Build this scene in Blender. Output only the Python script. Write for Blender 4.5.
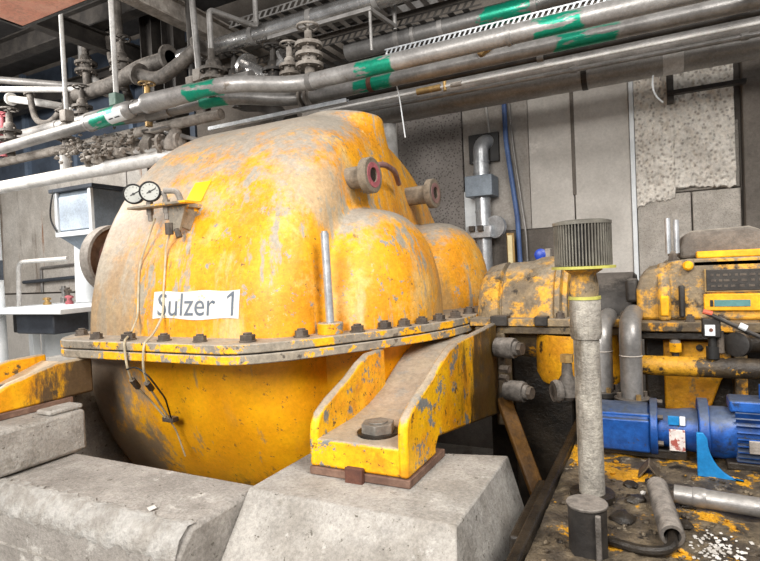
import bpy, bmesh, math, random
import numpy as np
from mathutils import Vector, Matrix
for o in list(bpy.data.objects): bpy.data.objects.remove(o)
S = bpy.context.scene
COL = S.collection
PI = math.pi
random.seed(4)

# ------------------------------------------------------------------ camera
YAW, ROLL, PITCH = math.radians(27), math.radians(2.6), math.radians(-1.45)
fw = Vector((-math.sin(YAW)*math.cos(PITCH), math.cos(YAW)*math.cos(PITCH), math.sin(PITCH)))
r0 = Vector((math.cos(YAW), math.sin(YAW), 0)); u0 = r0.cross(fw)
rt = r0*math.cos(ROLL) - u0*math.sin(ROLL); up = u0*math.cos(ROLL) + r0*math.sin(ROLL)
cd = bpy.data.cameras.new('camera'); cam = bpy.data.objects.new('camera', cd); COL.objects.link(cam)
cd.sensor_width = 36; cd.lens = 544/760*36; cd.clip_end = 200
m = Matrix((rt, up, -fw)).transposed().to_4x4(); m.translation = (0, 0, 1.70)
cam.matrix_world = m
S.camera = cam

# ------------------------------------------------------------------ world, lamps, exposure
w = bpy.data.worlds.new('hall_ambient'); S.world = w; w.use_nodes = True
bg = w.node_tree.nodes['Background']; bg.inputs[0].default_value = (0.93, 0.96, 1, 1); bg.inputs[1].default_value = 0.34
def area(name, loc, target, size, power, col=(1, .97, .93), sy=None):
    l = bpy.data.lights.new(name, 'AREA'); l.energy = power; l.size = size; l.color = col
    if sy: l.shape = 'RECTANGLE'; l.size_y = sy
    o = bpy.data.objects.new(name, l); COL.objects.link(o); o.location = loc
    o.rotation_euler = (Vector(target)-Vector(loc)).to_track_quat('-Z', 'Y').to_euler()
    return o
area('unseen_light', (-1.4, -2.9, 4.2), (-2.0, 3.0, 1.2), 2.6, 500)
area('unseen_light', (2.0, 0.6, 4.6), (-0.2, 5.5, 2.0), 1.8, 260)  # unseen light added to brighten the wall at the right
area('unseen_light', (-7.5, 2.2, 4.4), (-6.8, 5.0, 1.5), 1.6, 300)  # unseen light added to brighten the left bay and its bench
S.view_settings.view_transform = 'Standard'; S.view_settings.look = 'None'
S.view_settings.exposure = 0.08; S.view_settings.gamma = 1; S.view_settings.use_curve_mapping = False

# ------------------------------------------------------------------ materials
MATS = {}
def srgb(r, g, b):
    f = lambda c: (c/255/12.92) if c/255 < .04045 else ((c/255+.055)/1.055)**2.4
    return (f(r), f(g), f(b), 1)
class NT:
    def __init__(s, name):
        s.m = bpy.data.materials.new(name); s.m.use_nodes = True; s.t = s.m.node_tree; s.n = s.t.nodes
        s.b = s.n['Principled BSDF']; s.pos = s.n.new('ShaderNodeNewGeometry')
    def link(s, a, b): s.t.links.new(a, b)
    def val(s, sock, v):
        if hasattr(v, 'is_linked') or isinstance(v, bpy.types.NodeSocket): s.link(v, sock)
        else: sock.default_value = v
    def math(s, op, a, b=0.0, clamp=False):
        n = s.n.new('ShaderNodeMath'); n.operation = op; n.use_clamp = clamp; s.val(n.inputs[0], a); s.val(n.inputs[1], b); return n.outputs[0]
    def mapping(s, scale=(1, 1, 1), off=(0, 0, 0)):
        n = s.n.new('ShaderNodeMapping'); n.inputs['Scale'].default_value = scale; n.inputs['Location'].default_value = off
        s.link(s.pos.outputs['Position'], n.inputs[0]); return n.outputs[0]
    def noise(s, scale, detail=4, rough=.6, vec=None, off=(0, 0, 0), st=(1, 1, 1)):
        n = s.n.new('ShaderNodeTexNoise'); n.inputs['Scale'].default_value = scale; n.inputs['Detail'].default_value = detail
        n.inputs['Roughness'].default_value = rough; s.link(vec or s.mapping(st, off), n.inputs['Vector']); return n.outputs[0]
    def ramp(s, x, lo, hi):
        n = s.n.new('ShaderNodeMapRange'); n.interpolation_type = 'SMOOTHSTEP'; s.val(n.inputs[0], x); n.inputs[1].default_value = lo; n.inputs[2].default_value = hi
        return n.outputs[0]
    def mix(s, fac, a, b):
        n = s.n.new('ShaderNodeMix'); n.data_type = 'RGBA'; s.val(n.inputs[0], fac); s.val(n.inputs[6], a); s.val(n.inputs[7], b); return n.outputs[2]
def M(name, c1, c2=None, scale=5, rough=.6, metal=0.0, bump=.15, bscale=40, patches=(), streaks=(), dust=None, spots=(), bands=(), vor=None, spec=.4, grain=.45, gscale=38):
    """worn procedural surface: two tone base, flaked patches, vertical runs, dust on upward faces, local stains and spots"""
    if name in MATS: return MATS[name]
    t = NT(name); c = t.mix(t.ramp(t.noise(scale), .35, .65), c1, c2 or c1)
    for k, (axis, ranges, col, jit) in enumerate(bands):
        sx = t.n.new('ShaderNodeSeparateXYZ'); t.link(t.pos.outputs['Position'], sx.inputs[0])
        q = t.math('ADD', sx.outputs[axis], t.math('MULTIPLY', t.math('SUBTRACT', t.noise(7, 3, off=(k, 3, 1)), .5), jit))
        for lo, hi in ranges:
            f = t.math('MULTIPLY', t.ramp(q, lo-.012, lo+.012), t.math('SUBTRACT', 1.0, t.ramp(q, hi-.012, hi+.012))); f = t.math('MULTIPLY', f, t.ramp(t.noise(9, 4, .6, off=(k, 6, 2), st=(.35, 1.6, 1.6)), .40, .46))
            c = t.mix(f, c, col)
    for k, (sc, lo, hi, col) in enumerate(patches):
        c = t.mix(t.ramp(t.noise(sc, 9, .72, off=(3.1*k+1, 7, 2*k)), lo, hi), c, col)
    for k, (sc, lo, hi, col, st) in enumerate(streaks):
        c = t.mix(t.ramp(t.noise(sc, 8, .68, off=(k*5+2, 1, 0), st=(1, 1, st)), lo, hi), c, col)
    for k, (ctr, rad, col, amt) in enumerate(spots):
        n = t.n.new('ShaderNodeVectorMath'); n.operation = 'DISTANCE'; t.link(t.pos.outputs['Position'], n.inputs[0]); n.inputs[1].default_value = ctr
        d = t.math('ADD', n.outputs['Value'], t.math('MULTIPLY', t.math('SUBTRACT', t.noise(5, 10, .78, off=(k, k, 4), st=(1, 1, .35)), .5), rad*2.6))
        c = t.mix(t.math('MULTIPLY', t.math('SUBTRACT', 1.0, t.ramp(d, rad*.55, rad)), amt), c, col)
    if dust:
        col, lo, hi, amt = dust
        sx = t.n.new('ShaderNodeSeparateXYZ'); t.link(t.pos.outputs['Normal'], sx.inputs[0])
        q = t.math('ADD', sx.outputs[2], t.math('MULTIPLY', t.math('SUBTRACT', t.noise(5, 10, .78, off=(9, 2, 5)), .5), 1.5))
        c = t.mix(t.math('MULTIPLY', t.ramp(q, lo, hi), amt), c, col)
    if vor:
        sc, depth, col, lo, hi = vor
        v = t.n.new('ShaderNodeTexVoronoi'); v.inputs['Scale'].default_value = sc; t.link(t.mapping(), v.inputs['Vector'])
        c = t.mix(t.math('MULTIPLY', t.math('SUBTRACT', 1.0, t.ramp(v.outputs['Distance'], lo, hi)), depth), c, col)
    if grain:
        g = t.math('ADD', t.math('MULTIPLY', t.math('SUBTRACT', t.noise(gscale, 6, .8, off=(2, 8, 6)), .5), grain*2.6), t.math('ADD', t.math('MULTIPLY', t.math('SUBTRACT', t.noise(gscale*.16, 5, .7, off=(5, 1, 3)), .5), grain*1.3), 1.0))
        mx = t.n.new('ShaderNodeMix'); mx.data_type = 'RGBA'; mx.blend_type = 'MULTIPLY'; mx.inputs[0].default_value = 1.0; t.link(c, mx.inputs[6]); t.link(g, mx.inputs[7]); c = mx.outputs[2]
    t.val(t.b.inputs['Base Color'], c)
    t.val(t.b.inputs['Roughness'], t.math('ADD', t.math('MULTIPLY', t.math('SUBTRACT', t.noise(scale*3), .5), .3), rough, True))
    t.b.inputs['Metallic'].default_value = metal; t.b.inputs['Specular IOR Level'].default_value = spec
    if bump:
        bn = t.n.new('ShaderNodeBump'); bn.inputs['Strength'].default_value = bump; bn.inputs['Distance'].default_value = .02
        t.link(t.noise(bscale, 5, .7), bn.inputs['Height']); t.link(bn.outputs[0], t.b.inputs['Normal'])
    MATS[name] = t.m; return t.m
YEL, YEL2 = srgb(246, 184, 22), srgb(232, 156, 18)
DUST = srgb(176, 166, 152); GREY = srgb(150, 146, 138)
yellow_top = M('casing_paint', srgb(232, 163, 28), srgb(218, 144, 26), 3, .5, 0, .15, 30,
    patches=((2.4, .53, .66, srgb(226, 178, 96)), (6, .60, .66, srgb(206, 172, 112)), (11, .60, .62, GREY), (30, .62, .64, srgb(110, 92, 60))),
    streaks=((3.0, .55, .68, srgb(206, 174, 118), .20), (6.5, .57, .63, srgb(160, 150, 132), .13), (14, .64, .69, srgb(150, 120, 70), .10)),
    spots=(((-3.3, 2.2, 1.45), .66, srgb(150, 134, 112), .85), ((-3.3, 2.5, 2.2), .72, srgb(166, 155, 138), .85), ((-1.3, 3.7, 1.35), .50, srgb(170, 142, 96), .75), ((-1.75, 2.75, 2.2), .36, srgb(178, 164, 140), .75)),
    dust=(srgb(164, 156, 144), .50, .86, .97), grain=.5)
yellow_low = M('lower_casing_paint', srgb(240, 172, 18), srgb(230, 156, 16), 3, .45, 0, .08, 30,
    patches=((16, .62, .64, srgb(150, 104, 44)), (30, .64, .66, srgb(110, 84, 44))), streaks=((4, .56, .66, srgb(214, 150, 40), .2), (7, .60, .66, srgb(176, 140, 80), .12)),
    spots=(((-3.40, 2.3, 1.05), .52, srgb(142, 129, 114), .95), ((-3.3, 2.5, .5), .45, srgb(126, 113, 96), .9), ((-2.3, 2.8, .15), .40, srgb(110, 92, 50), .7)), grain=.3)
yellow_flange = M('flange_paint', srgb(128, 120, 108), srgb(152, 142, 126), 6, .6, 0, .2, 50,
    patches=((4.5, .50, .53, srgb(236, 172, 24)), (14, .58, .62, srgb(92, 84, 74))), dust=(srgb(158, 148, 134), .35, .7, .9), grain=.6)
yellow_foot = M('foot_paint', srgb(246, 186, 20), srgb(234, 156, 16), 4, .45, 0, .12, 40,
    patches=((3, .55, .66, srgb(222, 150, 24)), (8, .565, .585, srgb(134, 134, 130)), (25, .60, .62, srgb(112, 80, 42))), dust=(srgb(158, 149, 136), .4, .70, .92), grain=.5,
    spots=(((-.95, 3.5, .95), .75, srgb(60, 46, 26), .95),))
yellow_foot_dark = M('foot_paint_dark_rear', srgb(240, 180, 22), srgb(222, 150, 18), 4, .45, 0, .12, 40,
    patches=((9, .60, .62, srgb(100, 80, 50)),), dust=(srgb(172, 156, 132), .45, .65, .9), spots=(((-3.08, 2.20, 1.05), .44, srgb(80, 66, 52), .97),))  # dark spot towards the rear of the side plate
grimy = M('grimy_yellow', srgb(76, 64, 50), srgb(108, 92, 66), 7, .55, 0, .35, 45,
    patches=((4.5, .53, .60, srgb(214, 150, 34)), (8, .56, .64, srgb(42, 36, 30))), dust=(srgb(132, 118, 98), .55, .85, .7), grain=.7)
grime_shade_top = M('dusty_shaded_housing', srgb(110, 98, 82), srgb(138, 120, 92), 6, .6, 0, .35, 45,
    patches=((5, .48, .58, srgb(212, 156, 54)), (9, .55, .66, srgb(56, 48, 40))), dust=(srgb(146, 136, 120), .6, .9, .8), grain=.7)  # real grime, darkened further to deepen the shade on the housings
oily = M('oily_shade_black', srgb(30, 26, 22), srgb(50, 43, 35), 8, .4, .1, .4, 40, patches=((6, .66, .70, srgb(130, 92, 28)),))  # oil black, also painted on pit parts as deep shade
deckm = M('oily_deck', srgb(66, 58, 49), srgb(112, 99, 80), 9, .5, .1, .8, 30,
    patches=((3.6, .55, .59, srgb(206, 148, 30)), (7, .56, .64, srgb(42, 37, 32)), (11, .62, .66, srgb(150, 138, 120))), grain=.8, gscale=45)
yellow_body = M('gearbox_paint', srgb(220, 158, 26), srgb(190, 128, 24), 5, .5, 0, .3, 40,
    patches=((5, .54, .62, srgb(120, 104, 74)), (8, .55, .62, srgb(56, 44, 30))), grain=.6)
yellow_clean = M('clean_yellow', srgb(240, 176, 20), srgb(224, 156, 22), 7, .5, 0, .15, 40, patches=((14, .62, .66, srgb(120, 96, 50)),))
concrete = M('concrete', srgb(168, 162, 155), srgb(146, 140, 133), 3, .9, 0, .5, 60,
    patches=((2.5, .52, .66, srgb(140, 134, 127)), (6, .58, .68, srgb(188, 183, 176)), (24, .62, .64, srgb(104, 98, 90))), vor=(90, .35, srgb(140, 134, 126), .1, .4), spec=.2, grain=.6, gscale=60)
concrete2 = M('block_concrete', srgb(172, 167, 160), srgb(150, 144, 136), 4, .9, 0, .5, 60,
    patches=((3, .54, .66, srgb(138, 132, 123)), (9, .60, .68, srgb(190, 185, 178)), (26, .62, .64, srgb(100, 94, 86))), vor=(90, .3, srgb(138, 132, 122), .1, .4), spec=.2, grain=.6, gscale=60)
rub = M('rubble_concrete', srgb(186, 182, 176), srgb(160, 154, 146), 12, .95, 0, .9, 50, spec=.2)
wallm = M('wall_panel', srgb(198, 193, 186), srgb(182, 177, 170), 1.5, .85, 0, .25, 70, patches=((3, .58, .72, srgb(208, 203, 196)),), streaks=((2.5, .60, .72, srgb(158, 152, 144), .08),), spec=.2, grain=.25)
wallm2 = M('wall_panel_dull', srgb(164, 158, 151), srgb(150, 144, 137), 2, .85, 0, .25, 70, streaks=((3, .60, .72, srgb(108, 102, 95), .1),), spec=.2)
walldark = M('wall_dark', srgb(112, 105, 98), srgb(96, 90, 84), 2, .85, 0, .3, 60, spec=.2)
wallbrown = M('wall_stained', srgb(206, 200, 192), srgb(180, 173, 164), 1.2, .85, 0, .2, 50, streaks=((1.6, .52, .64, srgb(120, 106, 94), .12), (3, .62, .70, srgb(150, 100, 60), .08)), spec=.2)
plaster = M('rough_plaster', srgb(232, 226, 216), srgb(212, 205, 195), 4, .95, 0, .8, 38, vor=(22, .7, srgb(130, 120, 110), .10, .5), patches=((3, .6, .75, srgb(168, 160, 150)),), spec=.15)
blockm = M('wall_block', srgb(186, 179, 170), srgb(168, 161, 152), 5, .95, 0, .7, 60, vor=(60, .5, srgb(110, 103, 95), .1, .4), spec=.15)
ceilm = M('ceiling_dark', srgb(66, 64, 64), srgb(52, 50, 50), 2, .9, 0, .1)  # dark colour stands in for the unlit space overhead
darksteel = M('dark_steel', srgb(62, 58, 54), srgb(46, 43, 41), 6, .55, .3, .2, 30, dust=(srgb(128, 120, 112), .6, .9, .6))
bluewall = M('blue_grey_sheet', srgb(74, 84, 98), srgb(58, 66, 78), 2, .6, .1, .05)
bluefr = M('blue_grey_frame', srgb(96, 110, 128), srgb(84, 96, 112), 2, .6, .1, .05)
orange = M('orange_panel', srgb(255, 196, 176), srgb(250, 180, 158), 3, .7, 0, .1, patches=((4, .62, .75, srgb(150, 104, 88)),))  # colour lightened in place of light on the underside
steel = M('pipe_steel', srgb(122, 119, 116), srgb(146, 143, 140), 4, .42, .45, .12, 30, patches=((6, .60, .72, srgb(112, 104, 96)),), dust=(srgb(158, 153, 147), .3, .8, .7))
GRN = srgb(18, 136, 108)
pipe_g = M('green_marked_steel', srgb(158, 155, 152), srgb(136, 133, 130), 4, .38, .4, .12, 30,
    bands=((0, ((-5.0, -4.6), (-3.62, -3.28), (-2.12, -1.80), (-.72, -.38)), GRN, .16),), patches=((6, .62, .72, srgb(118, 108, 98)),), dust=(srgb(164, 159, 153), .5, .9, .5))
pipe_g2 = M('green_marked_steel_lower', srgb(150, 147, 144), srgb(128, 125, 122), 4, .38, .4, .12, 30,
    bands=((0, ((-4.9, -4.7), (-3.72, -3.45), (-2.34, -1.98), (-.62, -.2)), GRN, .14),), patches=((6, .62, .72, srgb(118, 108, 98)),), dust=(srgb(164, 159, 153), .5, .9, .5))
pipe_f = M('green_marked_cladding', srgb(113, 111, 109), srgb(124, 122, 120), 3, .35, .5, .08, 30, bands=((0, ((-1.35, -.85),), GRN, .3),), patches=((6, .66, .74, srgb(100, 92, 88)),))
pipe_d2 = M('green_marked_dull', srgb(100, 95, 90), srgb(115, 109, 103), 3, .5, .3, .1, 30, bands=((0, ((-.75, -.28),), GRN, .25),))
clad = M('bright_cladding', srgb(196, 194, 192), srgb(160, 157, 154), 5, .24, .85, .25, 14, patches=((5, .60, .70, srgb(110, 104, 100)),), grain=.3)
duct = M('duct_cladding', srgb(150, 147, 143), srgb(134, 131, 127), 2, .45, .35, .06, 25, streaks=((2, .6, .75, srgb(140, 128, 118), 3),))
galv = M('galvanised', srgb(196, 198, 200), srgb(172, 175, 178), 8, .35, .6, .06, 30)
white_pipe = M('white_pipe', srgb(195, 193, 190), srgb(176, 173, 168), 4, .5, 0, .08, 30, dust=(srgb(180, 170, 160), .5, .9, .6))
white = M('white_paint', srgb(226, 229, 230), srgb(212, 216, 218), 4, .6, 0, .05, 30, grain=.12)
dusty = M('dusty_iron', srgb(150, 143, 135), srgb(118, 110, 102), 10, .75, .1, .4, 40, dust=(srgb(186, 178, 168), .2, .7, .85))
dusty_dark = M('dark_dusty_iron', srgb(104, 98, 92), srgb(72, 67, 62), 10, .7, .2, .4, 40, dust=(srgb(140, 132, 124), .35, .85, .7), grain=.8)
brass = M('dirty_brass', srgb(170, 138, 84), srgb(130, 106, 70), 10, .5, .4, .2, 30)
rust = M('rust', srgb(108, 70, 56), srgb(82, 54, 46), 12, .75, .1, .3, 50)
rustred = M('faded_red', srgb(170, 92, 98), srgb(140, 78, 82), 10, .7, 0, .2, 40)
maroon = M('maroon_pipe', srgb(120, 86, 84), srgb(140, 108, 100), 8, .6, 0, .1, 40)
nutm = M('nut_iron', srgb(96, 86, 76), srgb(70, 62, 56), 12, .6, .2, .3, 50, dust=(srgb(150, 138, 122), .4, .9, .5))
nutclean = M('anchor_nut', srgb(150, 146, 138), srgb(124, 118, 110), 12, .5, .4, .2, 50)
grey_sheet = M('grey_sheet', srgb(132, 142, 152), srgb(118, 128, 138), 3, .5, .2, .04)
pale_sheet = M('pale_sheet', srgb(202, 214, 226), srgb(188, 200, 214), 3, .45, .1, .04)
tankm = M('dark_tank', srgb(72, 78, 86), srgb(60, 64, 72), 3, .5, .1, .05)
blackp = M('black_plastic', srgb(28, 28, 28), srgb(40, 38, 36), 5, .5, 0, .05, grain=.12)
dial = M('gauge_dial', srgb(176, 176, 168), srgb(160, 160, 154), 5, .5, 0, 0, grain=.12)
blue = M('blue_paint', srgb(32, 88, 166), srgb(22, 62, 126), 5, .4, .1, .12, 40, patches=((6, .54, .66, srgb(34, 44, 60)), (14, .6, .66, srgb(70, 66, 62))), dust=(srgb(78, 84, 92), .40, .75, .85), grain=.6)
bluebright = M('bright_blue_paint', srgb(30, 128, 190), srgb(28, 114, 172), 5, .4, .1, .05, 40)
bluec = M('blue_conduit', srgb(82, 108, 156), srgb(70, 92, 138), 5, .5, 0, .02)
paper = M('white_label', srgb(226, 224, 218), srgb(212, 208, 200), 9, .6, 0, .03, 40, patches=((9, .60, .64, srgb(196, 180, 140)), (6, .66, .7, srgb(216, 176, 70))), grain=.12)
ink = M('grey_lettering', srgb(98, 106, 116), srgb(110, 116, 124), 9, .6, 0, 0, grain=.12)
stickery = M('yellow_sticker', srgb(252, 200, 8), srgb(246, 192, 8), 9, .5, 0, 0, grain=.12)
wire = M('pale_wire', srgb(190, 178, 150), srgb(164, 152, 126), 9, .5, 0, 0)
rag = M('dirty_white_rag', srgb(214, 210, 204), srgb(170, 164, 156), 14, .9, 0, .4, 40)
lime = M('lime_rim', srgb(176, 172, 84), srgb(150, 146, 78), 9, .5, 0, .1)
finm = M('filter_fin', srgb(120, 116, 106), srgb(92, 88, 80), 9, .6, .2, .1, 40)
darkin = M('filter_core', srgb(44, 42, 38), srgb(36, 34, 32), 9, .7, 0, .1)
beige_pipe = M('dusty_standpipe', srgb(140, 134, 125), srgb(164, 158, 147), 10, .65, .15, .6, 60, streaks=((6, .54, .66, srgb(100, 90, 76), .15),), grain=.7)
printm = M('worn_print', srgb(210, 200, 194), srgb(196, 186, 180), 9, .6, 0, 0, patches=((22, .52, .56, srgb(150, 76, 66)),))
teal = M('teal_print', srgb(84, 130, 128), srgb(70, 112, 110), 9, .6, 0, 0)
meshm = M('perforated_sheet', srgb(142, 136, 131), srgb(128, 122, 117), 2, .7, .2, .1, 40, vor=(34, .8, srgb(84, 78, 74), .25, .42), grain=.2)

# ------------------------------------------------------------------ mesh builder
def basis(d):
    d = Vector(d).normalized(); a = Vector((0, 0, 1)) if abs(d.z) < .9 else Vector((1, 0, 0))
    u = d.cross(a).normalized(); return u, d.cross(u).normalized(), d
class MB:
    def __init__(s): s.v = []; s.f = []
    def add(s, vs, fs):
        o = len(s.v); s.v += [tuple(v) for v in vs]; s.f += [tuple(i+o for i in f) for f in fs]; return s
    def box(s, x0, x1, y0, y1, z0, z1):
        vs = [(x, y, z) for x in (x0, x1) for y in (y0, y1) for z in (z0, z1)]
        return s.add(vs, [(0, 1, 3, 2), (4, 6, 7, 5), (0, 4, 5, 1), (2, 3, 7, 6), (0, 2, 6, 4), (1, 5, 7, 3)])
    def bar(s, p0, p1, w, h, side=None):
        p0, p1 = Vector(p0), Vector(p1); u, v, d = basis(p1-p0)
        if abs(d.z) < .9: u, v = d.cross(Vector((0, 0, 1))).normalized(), Vector((0, 0, 1))
        vs = [p+u*a*w/2+v*b*h/2 for p in (p0, p1) for a, b in ((-1, -1), (1, -1), (1, 1), (-1, 1))]
        return s.add(vs, [(3, 2, 1, 0), (4, 5, 6, 7), (0, 1, 5, 4), (1, 2, 6, 5), (2, 3, 7, 6), (3, 0, 4, 7)])
    def cone(s, p0, p1, r0_, r1_, n=16, rot=0):
        p0, p1 = Vector(p0), Vector(p1); u, v, d = basis(p1-p0); vs = []
        for p, r in ((p0, r0_), (p1, r1_)):
            vs += [p+(u*math.cos(rot+2*PI*k/n)+v*math.sin(rot+2*PI*k/n))*r for k in range(n)]
        fs = [(k, n+k, n+(k+1) % n, (k+1) % n) for k in range(n)] + [tuple(range(n)), tuple(range(2*n-1, n-1, -1))]
        return s.add(vs, fs)
    def cyl(s, p0, p1, r, n=16): return s.cone(p0, p1, r, r, n)
    def lathe(s, o, d, prof, n=24, a0=0, a1=2*PI, u=None, caps=True):
        o = Vector(o); uu, vv, d = basis(d)
        if u is not None: uu = Vector(u); vv = d.cross(uu)
        full = abs(a1-a0-2*PI) < 1e-6; k = n if full else n+1; vs = []
        for t, r in prof:
            for i in range(k):
                a = a0+(a1-a0)*i/n; vs.append(o+d*t+(uu*math.cos(a)+vv*math.sin(a))*max(r, 1e-4))
        fs = []
        for j in range(len(prof)-1):
            for i in range(n):
                i2 = (i+1) % k; fs.append((j*k+i, (j+1)*k+i, (j+1)*k+i2, j*k+i2))
        if full and caps: fs += [tuple(range(k)), tuple(range(len(vs)-1, len(vs)-1-k, -1))]
        return s.add(vs, fs)
    def tube(s, pts, r, fil=0, n=12, steps=6, rs=None):
        P = [Vector(p) for p in pts]; path = []
        for i, p in enumerate(P):
            if fil and 0 < i < len(P)-1:
                a = (P[i-1]-p); b = (P[i+1]-p); l = min(fil, a.length*.49, b.length*.49); q0 = p+a.normalized()*l; q1 = p+b.normalized()*l
                for k in range(steps+1):
                    t = k/steps; path.append(q0*(1-t)**2+p*2*t*(1-t)+q1*t*t)
            else: path.append(p)
        u = None; vs = []; N = len(path)
        for i, p in enumerate(path):
            d = (path[min(i+1, N-1)]-path[max(i-1, 0)]).normalized()
            if u is None: u = basis(d)[0]
            u = (u-d*u.dot(d)).normalized(); v = d.cross(u)
            vs += [p+(u*math.cos(2*PI*k/n)+v*math.sin(2*PI*k/n))*r for k in range(n)]
        fs = [(i*n+k, i*n+(k+1) % n, (i+1)*n+(k+1) % n, (i+1)*n+k) for i in range(N-1) for k in range(n)]
        fs += [tuple(range(n-1, -1, -1)), tuple((N-1)*n+k for k in range(n))]
        return s.add(vs, fs)
    def prism(s, poly, axis, a, b):
        """polygon in the two other axes, extruded from a to b along axis"""
        def mk(p, t): return {0: (t, p[0], p[1]), 1: (p[0], t, p[1]), 2: (p[0], p[1], t)}[axis]
        n = len(poly); vs = [mk(p, a) for p in poly]+[mk(p, b) for p in poly]
        fs = [tuple(range(n)), tuple(range(2*n-1, n-1, -1))]+[(k, n+k, n+(k+1) % n, (k+1) % n) for k in range(n)]
        return s.add(vs, fs)
    def rock(s, c, r, sq=.6, n=1):
        bm = bmesh.new(); bmesh.ops.create_icosphere(bm, subdivisions=n, radius=1)
        vs = [Vector((v.co.x, v.co.y, v.co.z*sq))*r*random.uniform(.7, 1.2)+Vector(c) for v in bm.verts]; bm.verts.index_update()
        fs = [[v.index for v in f.verts] for f in bm.faces]; bm.free(); return s.add(vs, fs)
WL = {}
def mkmesh(name, mb, org, sharp=35, recalc=True):
    me = bpy.data.meshes.new(name); me.from_pydata([(v[0]-org[0], v[1]-org[1], v[2]-org[2]) for v in mb.v], [], mb.f)
    if recalc:
        bm = bmesh.new(); bm.from_mesh(me); bmesh.ops.recalc_face_normals(bm, faces=bm.faces); bm.to_mesh(me); bm.free()
    me.polygons.foreach_set('use_smooth', [True]*len(me.polygons)); me.set_sharp_from_angle(angle=math.radians(sharp))
    me.update(); return me
def bev(o, b):
    if b:
        md = o.modifiers.new('bevel', 'BEVEL'); md.width = b; md.segments = 2; md.limit_method = 'ANGLE'; md.angle_limit = math.radians(40); md.harden_normals = False
def tag(o, label, cat, group=None):
    o['label'] = label; o['category'] = cat
    if group: o['group'] = group
    return o
def thing(name, label, cat, loc=(0, 0, 0), group=None):
    o = bpy.data.objects.new(name, None); COL.objects.link(o); o.location = loc; o.empty_display_size = .1; WL[o.name] = Vector(loc)
    return tag(o, label, cat, group)
def part(name, mb, mt, parent, bevel=0, sharp=35, label=None, recalc=True):
    """mesh in world coordinates, child of parent"""
    org = WL[parent.name]; o = bpy.data.objects.new(name, mkmesh(name, mb, org, sharp, recalc)); COL.objects.link(o)
    o.data.materials.append(mt); o.parent = parent; WL[o.name] = Vector(org); bev(o, bevel)
    if label: o['label'] = label
    return o
def single(name, mb, mt, label, cat, group=None, bevel=0, sharp=35, recalc=True):
    a = np.array(mb.v); org = Vector(((a[:, 0].min()+a[:, 0].max())/2, (a[:, 1].min()+a[:, 1].max())/2, a[:, 2].min()))
    o = bpy.data.objects.new(name, mkmesh(name, mb, org, sharp, recalc)); COL.objects.link(o); o.location = org; WL[o.name] = org
    o.data.materials.append(mt); bev(o, bevel)
    return tag(o, label, cat, group)
def struct(name, mb, mt, label=None, cat=None, bevel=0):
    o = bpy.data.objects.new(name, mkmesh(name, mb, (0, 0, 0))); COL.objects.link(o); o.data.materials.append(mt); o['kind'] = 'structure'; WL[o.name] = Vector((0, 0, 0)); bev(o, bevel)
    if label: o['label'] = label
    if cat: o['category'] = cat
    return o
def inst(src, parent, loc, rot=(0, 0, 0), scale=1):
    """copy of a part (shared mesh) placed in world coordinates under parent"""
    c = src.copy(); COL.objects.link(c); c.parent = parent; c.location = Vector(loc)-WL[parent.name]; c.rotation_euler = rot; c.scale = (scale,)*3; return c
def local_part(name, mb, mt, parent, loc, rot=(0, 0, 0), bevel=0, sharp=35, label=None):
    """mesh built around its own origin, placed at world loc"""
    o = bpy.data.objects.new(name, mkmesh(name, mb, (0, 0, 0), sharp)); COL.objects.link(o); o.data.materials.append(mt); o.parent = parent
    o.location = Vector(loc)-WL[parent.name]; o.rotation_euler = rot; WL[o.name] = Vector(loc); bev(o, bevel)
    if label: o['label'] = label
    return o

# ================================================================== THE SETTING
wb = struct('wall_back', MB().box(-14, 3.2, 6.5, 6.8, -.6, 5.8), walldark, 'dull grey back wall behind the machines', 'wall')
def wp(name, x0, x1, z0, z1, mt, y=6.44, b=.006): return part(name, MB().box(x0, x1, y, 6.52, z0, z1), mt, wb, b)
wp('wall_panel', -4.4, -2.93, .0, 4.4, wallm2)
wp('perforated_panel', -2.92, -2.07, 1.5, 3.9, meshm, 6.42)
wp('wall_panel', -2.06, -1.28, 2.06, 4.4, wallm2)
wp('wall_panel', -1.275, -.80, 2.06, 4.4, wallm)
wp('wall_panel', -.785, -.22, 1.2, 4.4, wallm, 6.43)
wp('wall_panel', -2.06, -.80, .0, 2.055, walldark, 6.45)
wp('joint_filler', -.81, -.77, 2.4, 4.4, walldark, 6.425)
wp('edge_strip', -.215, -.17, 0, 4.4, white, 6.38)
wp('wall_block', -.165, .33, 1.2, 2.32, blockm, 6.42, .012); wp('wall_block', .345, .76, 1.72, 2.32, blockm, 6.42, .012)
wp('wall_block', .345, .76, 1.1, 1.705, blockm, 6.42, .012); wp('wall_block', -.165, .76, 2.335, 3.0, blockm, 6.46, .012)
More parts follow.
